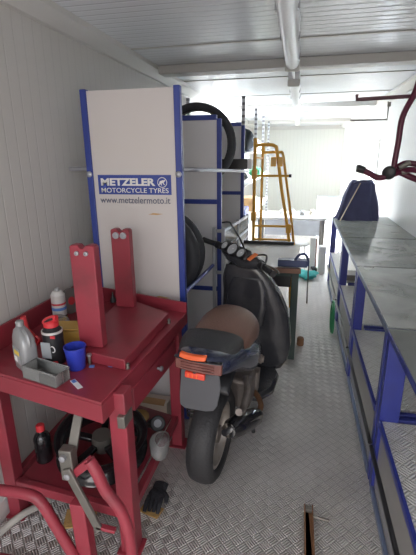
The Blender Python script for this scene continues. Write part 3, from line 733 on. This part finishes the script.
t = thing('red_funnel', 'red plastic funnel behind the silver bottle by the wall', 'funnel', (-1.165, 1.455, z))
mb = MB(); mb.lathe([(.055, 0), (.055, .012), (.018, .075), (.012, .135), (.009, .135), (.014, .075), (.05, .012), (.05, 0)], (0, 0, 0), (0, 0, 1), 24); build('cone', mb, 'redcap', t, local=True)
mb = MB(); mb.tube([(.052, 0, .008), (.066, 0, .03), (.05, .0, .045)], .005, 8, 3); build('hang_tab', mb, 'redcap', t, local=True)
t = thing('grinding_disc', 'dark grey round disc leaning on the lip behind the white spray can', 'disc', (-1.19, 1.85, z))
mb = MB(); mb.lathe([(.012, -.006), (.07, -.006), (.07, .006), (.012, .006)], (-1.165, 1.84, z+.0705), (.93, -.3, .10), 32); build('disc', mb, 'discgrey', t)
mb = MB(); mb.lathe([(.006, .0065), (.022, .0065), (.022, .008), (.006, .008)], (-1.165, 1.84, z+.0705), (.93, -.3, .10), 24); build('disc_label', mb, 'labelred', t)
tag(build('nozzle', MB().lathe([(.017, 0), (.017, .012), (.008, .03), (.004, .055)], (-.96, 1.925, zt+.048), n=16), 'black'), 'small black nozzle standing by the foot of the rear red upright', 'nozzle')
t = thing('steel_pin', 'short steel pin with a nut on the red bench by the stand', 'pin', (-.80, 1.36, z))
build('shaft', MB().cyl((-.797, 1.345, z), (-.797, 1.345, z+.035), .006), 'dsteel', t); build('nut', MB().cyl((-.797, 1.345, z+.0355), (-.797, 1.345, z+.045), .010, n=6), 'steel', t)
tag(build('hex_nut', MB().cyl((-.842, 1.372, z), (-.842, 1.372, z+.012), .011, n=6), 'steel'), 'single steel nut left of the steel pin on the red bench', 'nut')
for (x, y, a, lb) in ((-.778, 1.325, .3, 'small blue tag nearer the blue cup on the red bench'), (-.703, 1.345, -.2, 'small blue tag beside the stand base corner on the red bench')):
    tag(build('blue_tag', MB().obox((x, y, z+.0016), (.02, .016, .003), Matrix.Rotation(a, 3, 'Z')), 'labelblue'), lb, 'tag', 'blue tags on the bench')
t = thing('paper_label', 'pale blue printed paper strip at the front edge of the red bench', 'paper', (-.775, 1.19, z))
R_ = Matrix.Rotation(math.radians(-38), 3, 'Z')
build('strip', MB().obox((-.772, 1.193, z+.0006), (.075, .02, .001), R_), 'labelwhite', t); build('print_block', MB().obox((-.79, 1.207, z+.0016), (.022, .015, .0008), R_), 'labelblue', t)

# lower shelf and floor under the bench
zs = .2008
t = thing('black_bottle', 'black ribbed oil bottle with a red cap on the lower shelf of the red bench', 'bottle', (-1.125, 1.405, zs))
mb = MB(); mb.lathe([(.036, 0), (.039, .004)]+[(.039-.002*(i % 2), .012+.012*i) for i in range(9)]+[(.039, .125), (.03, .145), (.017, .155), (.016, .165)], (0, 0, 0), (0, 0, 1), 24); build('body', mb, 'gloss', t, local=True)
mb = MB(); mb.lathe([(.02, .1655), (.02, .192), (.016, .196)], (0, 0, 0), (0, 0, 1), 18); build('cap', mb, 'redcap', t, local=True)
t = thing('clear_jar', 'small clear plastic jar beside the black ribbed bottle', 'jar', (-1.09, 1.62, zs))
mb = MB(); mb.lathe([(.03, 0), (.032, .004), (.032, .06), (.026, .07), (.026, .08), (.022, .08), (.028, .06), (.028, .006), (.001, .005)], (0, 0, 0), (0, 0, 1), 22); build('body', mb, 'clearp', t, local=True)
mb = MB(); mb.lathe([(.028, .0805), (.028, .095), (.026, .097)], (0, 0, 0), (0, 0, 1), 22); build('lid', mb, 'clearp', t, local=True)
t = thing('wheel_rim', 'glossy black wheel rim lying on the lower shelf of the red bench', 'wheel rim', (-.865, 1.475, zs))
ax = (.10, -.12, 1)
mb = MB(); mb.lathe([(.205, -.055), (.213, -.05), (.205, -.042), (.178, -.03), (.172, 0), (.178, .03), (.205, .042), (.215, .05), (.205, .055), (.185, .05), (.165, .03), (.162, 0), (.165, -.03), (.185, -.05)], (-.852, 1.475, zs+.094), ax, 48, closed=True); build('rim_ring', mb, 'gloss', t, angle=60)
mb = MB(); mb.lathe([(.018, -.04), (.045, -.04), (.05, 0), (.045, .04), (.018, .04)], (-.852, 1.475, zs+.094), ax, 24); h = build('hub', mb, 'dsteel', t)
az = V(ax).normalized(); u = az.cross(V((1, 0, 0))).normalized(); w_ = az.cross(u)
for i in range(5):
    a = 2*PI*i/5+.3; d = u*math.cos(a)+w_*math.sin(a); c0 = V((-.852, 1.475, zs+.094))
    build('spoke', MB().bar(c0+d*.047, c0+d*.168, .034, .022, az), 'gloss', t, .005)
lump('yellow_rag', (-.99, 1.80, zs+.031), (.07, .05, .03), 'rag', 'yellow-brown rag on the lower shelf behind the black rim', 'rag', None, 51, .25)
lump('yellow_rag', (-.80, 1.775, zs+.029), (.055, .06, .028), 'rag', 'yellow-brown rag by the pressure gauge on the lower shelf', 'rag', None, 52, .25)
t = thing('tyre_inflator', 'black round pressure gauge with a hose on the lower shelf of the bench', 'gauge', (-.645, 1.70, zs))
gx = V((.25, -.75, .62)).normalized(); gc = V((-.655, 1.705, zs+.052))
mb = MB(); mb.lathe([(.036, -.022), (.040, -.018), (.040, .014), (.036, .017), (.032, .017), (.032, .012), (.001, .012)], gc, gx, 28); build('gauge_case', mb, 'black', t)
mb = MB(); mb.lathe([(.020, .0125), (.020, .0135), (.001, .0138)], gc, gx, 28); build('dial', mb, 'labelgrey', t)
build('hose', MB().tube([gc+V((-.03, -.01, -.012)), (-.715, 1.72, zs+.018), (-.725, 1.75, zs+.012), (-.70, 1.79, zs+.012), (-.665, 1.78, zs+.012)], .0095, 8, 4), 'black', t)
lump('clear_bag', (-.585, 1.555, .258), (.05, .085, .048), 'clearp', 'crumpled clear plastic bag on the right edge of the lower shelf', 'bag', None, 53, .22)
t = thing('carton', 'open printed carton on the floor behind the red bench', 'carton', (-.81, 2.03, 0), math.radians(-3))
build('carton_body', MB().box(-.125, .11, -.035, .045, 0, .175), 'boxwhite', t, .003, local=True)
build('flap', MB().obox((-.01, -.045, .187), (.225, .04, .003), Matrix.Rotation(.5, 3, 'X')), 'card', t, local=True)
text('carton_lettering', 'VIAR', .035, Matrix.Translation((-.81+.015, 2.03-.0375, .075)) @ FACE_CAM, 'ink', t)
tag(build('cardboard_piece', MB().obox((-.90, 1.30, .006), (.14, .10, .008), Matrix.Rotation(.35, 3, 'Z')), 'rag'), 'flat piece of brown cardboard on the floor under the red bench', 'cardboard')
tag(build('cardboard_scrap', MB().obox((-.595, 1.405, .005), (.10, .06, .006), Matrix.Rotation(-.25, 3, 'Z')), 'rag'), 'brown cardboard scrap on the floor under the black glove', 'cardboard')
# work glove
t = thing('work_glove', 'black work glove lying on the floor right of the red bench', 'glove', (-.59, 1.46, 0))
mb = MB(); mb.ball((-.592, 1.475, .027), (.042, .05, .018), 16, 8); build('palm', mb, 'glove', t)
for i in range(4):
    x = -.625+.021*i; y1 = 1.43-.006*abs(i-1.5)
    build('finger', MB().tube([(x, 1.455, .028), (x+.003, y1, .032), (x+.004, y1-.028, .020), (x+.003, y1-.038, .012)], [.0105, .011, .010, .008], 10), 'glove', t)
build('thumb', MB().tube([(-.557, 1.49, .026), (-.540, 1.47, .026), (-.536, 1.445, .018)], [.012, .012, .009], 10), 'glove', t)
build('cuff', MB().loft([[V((-.592+.036*math.cos(a), y, .023+.016*math.sin(a))) for a in [2*PI*i/20 for i in range(20)]] for y in (1.50, 1.55)]), 'glove', t)
tag(build('floor_hose', MB().tube([(-1.225, .70, .02), (-1.215, 1.0, .022), (-1.19, 1.14, .03), (-1.14, 1.235, .045), (-1.10, 1.33, .02), (-1.1, 1.42, .018)], .016, 10, 6), 'hose'), 'beige hose curling along the floor by the left wall', 'hose')

# red tubular floor stand with grey lever
t = thing('tube_stand', 'red bent-tube floor stand with a grey hinged lever at lower left', 'stand', (-.8, 1.0, 0))
build('left_arm', MB().tube([(-1.20, 1.045, .365), (-1.05, 1.05, .372), (-.93, 1.05, .374), (-.885, 1.05, .345), (-.84, 1.048, .255), (-.775, 1.045, .115), (-.735, 1.04, .022)], .021, 14, 6), 'red', t)
build('right_arm', MB().tube([(-.668, 1.055, .575), (-.642, 1.052, .53), (-.615, 1.05, .46), (-.565, 1.05, .385), (-.538, 1.045, .30), (-.528, 1.04, .20), (-.52, 1.04, .022)], .021, 14, 6), 'red', t)
build('base_bar', MB().tube([(-1.12, 1.04, .021), (-.50, 1.04, .021)], .020, 12), 'red', t)
build('post', MB().bar((-.735, 1.075, .02), (-.742, 1.075, .36), .06, .045), 'red', t, .004)
build('lever', MB().bar((-.765, 1.19, .69), (-.752, 1.075, .56), .035, .012), 'dsteel', t, .002)
build('link', MB().bar((-.757, 1.046, .53), (-.652, 1.046, .27), .032, .012, (0, 1, 0)), 'dsteel', t, .002)
build('hinge_bracket', MB().box(-.785, -.735, 1.05, 1.09, .47, .60), 'dsteel', t, .004)
for (x, zz) in ((-.765, .575), (-.755, .50)):
    mb = MB(); mb.lathe([(.012, 0), (.012, -.012), (.006, -.014)], (x, 1.0495, zz), (0, 1, 0), 12); build('bolt', mb, 'steel', t)
build('arm_bracket', MB().bar((-.735, 1.07, .50), (-.665, 1.06, .57), .03, .03), 'red', t, .003)
build('link_tip', MB().bar((-.665, 1.05, .285), (-.59, 1.05, .28), .02, .014), 'red', t, .002)

# ------------------------------------------------------------------ rusty steel piece at the bottom
t = thing('rusty_channel', 'rusty steel channel lying on the open floor in the foreground', 'steel bar', (.13, 1.3, 0))
mb = MB(); y0, y1 = .75, 1.565
mb.box(.104, .144, y0, y1, .002, .007); mb.box(.104, .109, y0, y1, .007, .03); mb.box(.139, .144, y0, y1, .007, .03)
build('channel', mb, 'rust', t, .001)
build('end_block', MB().box(.1095, .1385, 1.535, 1.562, .0075, .026), 'dsteel', t, .002)
build('cross_rod', MB().tube([(.1445, 1.515, .014), (.215, 1.512, .007)], .006, 8), 'dsteel', t)

# ------------------------------------------------------------------ scooter
sc = thing('motor_scooter', 'dark grey and navy motor scooter with a brown saddle, seen from behind', 'scooter', (-.375, 1.71, 0), math.radians(-6))
L_ = dict(local=True)
def wheel(y, r, w, tname, rname, m='rubber'):
    c = (0, y, r); h = w/2
    prof = [(r*.66, -h*.6), (r*.74, -h*.92), (r*.86, -h), (r*.955, -h*.78), (r*.99, -h*.4), (r, 0), (r*.99, h*.4), (r*.955, h*.78), (r*.86, h), (r*.74, h*.92), (r*.66, h*.6), (r*.70, 0)]
    mb = MB(); mb.lathe(prof, c, (1, 0, 0), 56, closed=True); ty = build(tname, mb, m, sc, angle=60, **L_)
    mb = MB(); mb.lathe([(r*.67, -h*.62), (r*.69, -h*.72), (r*.62, -h*.74), (r*.56, -h*.3), (r*.56, h*.3), (r*.62, h*.74), (r*.69, h*.72), (r*.67, h*.62), (r*.64, 0)], c, (1, 0, 0), 48, closed=True)
    rm = build(rname, mb, 'rim', ty, angle=50, **L_)
    mb = MB(); mb.lathe([(.01, -h*.6), (.045, -h*.6), (.05, 0), (.045, h*.6), (.01, h*.6)], c, (1, 0, 0), 24); build('hub', mb, 'engine', ty, **L_)
    for i in range(3):
        a = 2*PI*i/3+.5; d = V((0, math.cos(a), math.sin(a)))
        build('spoke', MB().bar(V(c)+d*.046, V(c)+d*r*.575, .05, .03, (1, 0, 0)), 'rim', ty, .008, **L_)
    return ty
wheel(0, .24, .132, 'rear_tyre', 'rear_rim'); wheel(1.145, .225, .11, 'front_tyre', 'front_rim')
def se(cx, cy, cz, rx, rz, n=28, e=.7, tilt=0, flat=0):
    """superellipse section across the body at station cy"""
    o = []
    for i in range(n):
        a = 2*PI*i/n; c, s_ = math.cos(a), math.sin(a)
        x = math.copysign(abs(c)**e, c)*rx; q = math.copysign(abs(s_)**e, s_)*rz
        o.append(V((cx+x, cy+tilt*q, cz+q)))
    return o
def body(name, st, m, e=.7, parent=sc, **k):
    mb = MB(); mb.loft([se(*s_, e=e) if len(s_) == 5 else se(*s_[:5], e=e, tilt=s_[5]) for s_ in st]); return build(name, mb, m, parent, angle=60, **L_, **k)
# tail and side bodywork (navy)
OFF[0] = V((.02, .085, .08))
body('tail_bodywork', [(.0, -.400, .722, .072, .026), (.0, -.385, .716, .098, .040), (0, -.32, .700, .120, .053), (0, -.18, .662, .143, .068), (0, -.05, .60, .154, .088), (0, .06, .55, .160, .10), (0, .16, .515, .158, .105), (0, .25, .49, .135, .10), (0, .29, .48, .10, .08)], 'navy', .62)
for s_ in (-1, 1):
    body('side_crease', [(s_*.146, -.14, .665, .006, .006), (s_*.152, -.07, .635, .012, .012), (s_*.158, .02, .595, .012, .012), (s_*.158, .08, .57, .005, .005)], 'navy')
mb = MB(); mb.lathe([(.010, 0), (.024, 0), (.026, .008), (.018, .012), (.018, .02), (.008, .02)], (.150, .19, .475), (1, .1, 0), 20); build('side_cap', mb, 'engine', sc, **L_)
# lamps on the tail
mb = MB(); lo = []
for i in range(9):
    a = -1+2*i/8; lo.append((a*.074-.008, -.416+.012*a*a))
def band(pts, z0, z1, d, tilt=0):
    mb = MB(); A = [V((x, y, z0)) for x, y in pts]+[V((x, y+tilt, z1)) for x, y in reversed(pts)]
    mb.plate(A, (0, d, 0)); return mb
build('tail_lamp_strip', band([((x+.008)*.75-.022, y-.006) for x, y in lo], .748, .764, .02, .010), 'amber', sc, .003, **L_)['label'] = 'orange lamp strip under the seat'
l2 = [((x+.008)*1.33, y+.006) for x, y in lo]
tl = build('tail_lamp', band(l2, .690, .742, .02, .0), 'lens', sc, .005, **L_)
mb = MB()
for zz in (.702, .714, .726): mb.box(-.07, .07, -.4125, -.4085, zz, zz+.003)
build('lens_ribs', mb, 'lens', tl, **L_)
build('tail_trim', band([((x+.008)*1.36, y-.004) for x, y in lo], .7425, .7475, .02), 'gloss', sc, .002, **L_)
mb = MB(); mb.box(-.055, .03, -.402, -.385, .655, .683); rp = build('number_plate_lamp', mb, 'redlens', sc, .004, **L_)
mb = MB()
for i in range(3): mb.box(-.042+.018*i, -.036+.018*i, -.4035, -.4021, .66, .678)
build('lamp_ribs', mb, 'amber', rp, **L_)
mb = MB(); mb.cyl((-.012, -.39, .69), (-.012, -.405, .69), .012, .008, 12); build('plate_bolt', mb, 'black', sc, **L_)
# rear flap
fp = [(-.088, .690), (.075, .690), (.088, .62), (.078, .54), (.062, .515), (.03, .505), (-.062, .500), (-.085, .515), (-.090, .56)]
mb = MB(); mb.plate([(x, -.385+(.69-zz)*-.10+.03, zz-.012) for x, zz in fp], (0, .010, 0)); build('rear_mudflap', mb, 'flap', sc, .003, **L_)
mb = MB(); mb.loft([[V((x, .34*math.cos(a)*.8+.01, .24+.30*math.sin(a)*r_)) for x, r_ in ((-.075, .92), (-.065, 1), (.065, 1), (.075, .92), (.07, .90), (0, .93), (-.07, .90))] for a in [PI*.30+PI*.42*i/8 for i in range(9)]]); build('rear_mudguard', mb, 'black', sc, angle=60, **L_)
# seat
OFF[0] = V((.012, .085, .018))
body('pillion_seat', [(0, -.385, .765, .06, .016), (0, -.365, .772, .085, .026), (0, -.30, .782, .115, .036), (0, -.23, .788, .132, .042), (0, -.16, .785, .138, .044), (0, -.13, .78, .13, .038)], 'blackseat', .75)
OFF[0] = V((.02, 0, 0))
body('saddle', [(0, -.10, .79, .09, .03), (0, -.07, .775, .132, .058), (0, .02, .765, .142, .087), (.003, .12, .768, .145, .107), (.006, .20, .755, .140, .12, -.1), (.006, .28, .72, .128, .127, -.25), (0, .35, .67, .11, .117, -.4), (0, .39, .63, .09, .085, -.5), (0, .405, .61, .06, .05, -.5)], 'brownseat', .92)
body('seat_seam', [(0, -.085, .777, .126, .050), (0, -.078, .777, .134, .0585), (0, -.070, .777, .134, .0585)], 'black', .9)
OFF[0] = V((0, .03, .0))
# floor, tunnel, leg shield and front cowl
mb = MB(); mb.prism([(-.16, .40), (.16, .40), (.225, .52), (.23, .70), (.17, .82), (-.12, .82), (-.17, .70), (-.17, .52)], .17, .225); build('floorboard', mb, 'shield', sc, .02, **L_)
body('frame_tunnel', [(0, .38, .34, .11, .13), (.005, .48, .32, .10, .11), (.01, .62, .31, .09, .10), (.015, .74, .34, .09, .12)], 'shield')
def hs(cx, cy, cz, rx, ry, n=36, e=.62):
    o = []
    for i in range(n):
        a = 2*PI*i/n; c, s_ = math.cos(a), math.sin(a)
        o.append(V((cx+math.copysign(abs(c)**e, c)*rx, cy+math.copysign(abs(s_)**e, s_)*ry*(1.6 if s_ > 0 else .55)+ .0, cz)))
    return o
OFF[0] = V((0, .03, .06))
mb = MB(); mb.loft([hs(.055, .82, .12, .12, .06), hs(.06, .80, .16, .17, .085), hs(.062, .785, .24, .205, .10), hs(.06, .77, .34, .218, .105), hs(.05, .755, .46, .215, .105), hs(.035, .74, .58, .205, .10), hs(.01, .725, .69, .18, .095), hs(-.018, .71, .78, .155, .085), hs(-.045, .70, .85, .122, .075), hs(-.05, .695, .875, .095, .06)])
cowl = build('leg_shield', mb, 'shield', sc, angle=60, **L_)
mb = MB(); mb.loft([[V((p.x, p.y, p.z)) for p in hs(-.012, .67, zz, rx, .05)] for zz, rx in ((.47, .07), (.50, .115), (.62, .13), (.74, .12), (.80, .09))]); build('glove_box', mb, 'shield', sc, angle=60, **L_)
for s_ in (-1, 1):
    pts = [(.045+s_*.212, .745, .34), (.035+s_*.207, .74, .46), (.022+s_*.196, .725, .58), (.0+s_*.17, .705, .69), (-.028+s_*.145, .69, .79), (-.048+s_*.105, .68, .87)]
    build('shield_edge', MB().tube(pts, .007, 10, 5), 'black', sc, **L_)
mb = MB(); mb.ball((.03, .925, .68), (.085, .03, .06), 18, 10); build('headlamp', mb, 'chrome', sc, **L_)
OFF[0] = V((0, 0, 0))
mb = MB(); mb.loft([[V((x, 1.145+.26*math.cos(a), .225+.262*math.sin(a)*r_)) for x, r_ in ((-.07, .93), (-.06, 1), (.06, 1), (.07, .93), (.065, .91), (0, .94), (-.065, .91))] for a in [PI*.12+PI*.76*i/12 for i in range(13)]]); build('front_mudguard', mb, 'navy', sc, angle=60, **L_)
for s_ in (-1, 1): build('fork_leg', MB().tube([(s_*.078, 1.145, .225), (s_*.07, 1.02, .40), (s_*.05+.02, .88, .60)], .016, 10), 'dsteel', sc, **L_)
# handlebar turned to the right
OFF[0] = V((0, .04, .07))
ST = Matrix.Translation((-.08, .70, .888)) @ Matrix.Rotation(math.radians(-36), 4, V((0, -.16, .987)))
def hb(p): return ST @ V(p)
build('handlebar', MB().tube([hb(p) for p in ((-.245, -.02, .035), (-.15, .0, .03), (0, .02, .01), (.15, 0, .03), (.245, -.02, .035))], .014, 12, 4), 'black', sc, **L_)
for s_ in (-1, 1):
    g = build('grip', MB().tube([hb((s_*.235, -.018, .035)), hb((s_*.33, -.045, .037)), hb((s_*.338, -.047, .037))], [.0175, .0175, .020], 14), 'rubber', sc, **L_)
    build('brake_lever', MB().tube([hb((s_*.20, .03, .03)), hb((s_*.25, .045, .03)), hb((s_*.32, .02, .028))], .006, 8, 3), 'dsteel', g, **L_)
    build('switch_pod', MB().tube([hb((s_*.185, -.008, .033)), hb((s_*.232, -.017, .035))], .024, 12), 'black', sc, .004, **L_)
loops = []
for (x, ry, rz, zc) in ((-.19, .028, .025, .028), (-.14, .05, .04, .025), (-.06, .068, .055, .012), (.03, .07, .058, .008), (.11, .055, .045, .018), (.18, .03, .028, .028)):
    loops.append([hb((x, .01+ry*math.cos(a), zc+rz*math.sin(a))) for a in [2*PI*i/20 for i in range(20)]])
mb = MB(); mb.loft(loops); build('handlebar_cover', mb, 'shield', sc, angle=60, **L_)
gd = (ST.to_3x3() @ V((0, -.80, .60)))
dash = build('dashboard', MB().obox(hb((-.01, -.035, .062)), (.235, .075, .03), (ST.to_3x3() @ Matrix.Rotation(math.radians(50), 3, 'X'))), 'black', sc, .012, **L_)
for x, r_ in ((-.085, .028), (-.008, .042), (.072, .032)):
    c = hb((x, -.062, .072))
    mb = MB(); mb.lathe([(r_*.8, -.012), (r_, -.01), (r_, .012), (r_*.88, .014), (r_*.88, .008), (.001, .008)], c, gd, 28); gg = build('gauge_ring', mb, 'black', sc, **L_)
    mb = MB(); mb.lathe([(r_*.86, .0082), (r_*.86, .0092), (.001, .0093)], c, gd, 28); build('gauge_face', mb, 'gaugeface', gg, **L_)
    mb = MB(); q = ST.to_3x3() @ V((.7, .5, .33)); mb.bar(c+gd*.011, c+gd*.011+q.normalized()*r_*.7, .003, .0015, gd); build('needle', mb, 'labelwhite', gg, **L_)
mb = MB(); mb.obox(hb((.125, -.02, .065)), (.03, .07, .008), ST.to_3x3() @ Matrix.Rotation(.5, 3, 'X')); build('orange_decal', mb, 'orange', sc, .003, **L_)
build('mirror_stalk', MB().tube([hb((-.02, .05, .05)), V((-.085, .70, 1.02)), V((-.135, .68, 1.10)), V((-.155, .675, 1.125)), V((-.20, .67, 1.12))], .0055, 8, 3), 'black', sc, **L_)
build('cable', MB().tube([hb((.19, .03, .03)), hb((.12, .10, .06)), hb((.02, .11, .02)), (-.04, .76, .83)], .006, 8, 5), 'black', sc, **L_)
# engine, exhaust, suspension
OFF[0] = V((0, 0, 0))
mb = MB(); mb.box(-.12, -.072, -.04, .42, .17, .32); build('swing_arm', mb, 'engine', sc, .02, **L_)
mb = MB(); mb.box(-.07, .13, .27, .43, .22, .40); eng = build('engine_block', mb, 'engine', sc, .02, **L_)
mb = MB()
for i in range(6): mb.box(-.06, .14, .432+.012*i, .437+.012*i, .235, .375)
mb.box(-.04, .12, .43, .505, .255, .355); build('cylinder_fins', mb, 'engine', eng, **L_)
mb = MB(); mb.tube([(.10, .28, .42), (.135, .16, .40), (.14, .04, .385), (.135, -.02, .41)], .018, 10, 4); build('engine_bracket', mb, 'engine', sc, **L_)
ex = build('exhaust_muffler', MB().tube([(.106, -.07, .335), (.112, -.05, .330), (.132, .01, .315), (.158, .08, .298), (.185, .15, .280), (.196, .19, .272)], [.036, .048, .054, .054, .046, .03], 20), 'gloss', sc, **L_)
mb = MB(); mb.lathe([(.030, -.006), (.036, 0), (.036, .008), (.018, .010)], (.104, -.074, .3365), (-.3, -.9, .2), 20); build('muffler_cap', mb, 'chrome', ex, **L_)
mb = MB(); mb.tube([(.101, -.082, .338), (.090, -.112, .345)], .016, 12); build('tail_pipe', mb, 'black', ex, **L_)
build('heat_shield', MB().obox((.205, .08, .302), (.006, .13, .045), Matrix.Rotation(-.36, 3, 'Z') @ Matrix.Rotation(-.2, 3, 'X')), 'dsteel', ex, .003, **L_)
build('exhaust_pipe', MB().tube([(.194, .185, .272), (.19, .30, .26), (.12, .44, .24), (.04, .47, .23)], .016, 10, 4), 'rust', ex, **L_)
sh = build('shock_absorber', MB().tube([(-.10, -.0, .28), (-.10, -.09, .58)], .014, 10), 'dsteel', sc, **L_)
mb = MB(); N_ = 90
mb.tube([(-.10+.028*math.cos(2*PI*8*i/N_), -.015-.068*i/N_+.028*math.sin(2*PI*8*i/N_)*.95, .32+.22*i/N_) for i in range(N_+1)], .005, 6); build('spring', mb, 'black', sh, **L_)
for s_ in (-1, 1): build('stand_leg', MB().tube([(s_*.08, .33, .20), (s_*.12, .36, .10), (s_*.15, .37, .008)], .012, 10), 'black', sc, **L_)
build('kick_start', MB().tube([(-.13, .1, .24), (-.15, .12, .25), (-.155, .22, .30), (-.19, .23, .30)], .009, 8), 'dsteel', sc, **L_)

# ------------------------------------------------------------------ light
w = bpy.data.worlds.new('sky'); bpy.context.scene.world = w; w.use_nodes = True
bg = w.node_tree.nodes['Background']
sky = w.node_tree.nodes.new('ShaderNodeTexSky')
try:
    sky.sky_type = 'NISHITA'; sky.sun_disc = False; sky.sun_elevation = math.radians(48); sky.sun_rotation = math.radians(200); sky.air_density = 1.2; sky.dust_density = 3.0
except Exception: pass
mixw = w.node_tree.nodes.new('ShaderNodeMix'); mixw.data_type = 'RGBA'; mixw.inputs[0].default_value = .75
w.node_tree.links.new(sky.outputs[0], mixw.inputs[6]); mixw.inputs[7].default_value = (1, .96, .96, 1)
w.node_tree.links.new(mixw.outputs[2], bg.inputs[0]); bg.inputs[1].default_value = .66
def area(name, loc, rot, sx, sy, power, col):
    l = bpy.data.lights.new(name, 'AREA'); l.shape = 'RECTANGLE'; l.size = sx; l.size_y = sy; l.energy = power; l.color = col
    o = bpy.data.objects.new(name, l); C.objects.link(o); o.location = loc; o.rotation_euler = rot; return o
# daylight through the added unseen windows, the lengthened side opening and the open container end
area('added_window_light', (XL-.12, 7.8, 1.475), (0, -PI/2, 0), .9, .95, 45, (1, .98, .95))
area('added_window_light_far', (XL-.12, 9.95, 1.475), (0, -PI/2, 0), .9, 1.25, 100, (1, .985, .95))
area('side_opening_daylight', (XR+.12, 6.82, .9), (0, PI/2, 0), 1.7, .7, 520, (.94, .955, 1))
area('entrance_daylight', (-.1, YF-.1, 1.2), (PI/2, 0, 0), 2.2, 2.2, 11, (1, .93, .92))

# ------------------------------------------------------------------ camera
P, Yw, RO = map(math.radians, (16.961645514, 12.490845037, .6))
f = V((-math.sin(Yw)*math.cos(P), math.cos(Yw)*math.cos(P), -math.sin(P)))
r0 = V((math.cos(Yw), math.sin(Yw), 0)); u0 = r0.cross(f)
r = r0*math.cos(RO)-u0*math.sin(RO); u = u0*math.cos(RO)+r0*math.sin(RO)
cd = bpy.data.cameras.new('camera'); cd.sensor_fit = 'HORIZONTAL'; cd.sensor_width = 36; cd.lens = 405/416*36; cd.clip_start = .05; cd.clip_end = 100
cam = bpy.data.objects.new('camera', cd); C.objects.link(cam)
cam.matrix_world = Matrix(((r.x, u.x, -f.x, 0), (r.y, u.y, -f.y, 0), (r.z, u.z, -f.z, 1.6), (0, 0, 0, 1)))
S = bpy.context.scene; S.camera = cam
S.view_settings.view_transform = 'Standard'; S.view_settings.look = 'None'; S.view_settings.exposure = 0.9; S.view_settings.gamma = 1
S.view_settings.use_curve_mapping = False
S.cycles.max_bounces = 10; S.cycles.diffuse_bounces = 6; S.cycles.transparent_max_bounces = 16; S.cycles.sample_clamp_indirect = 6
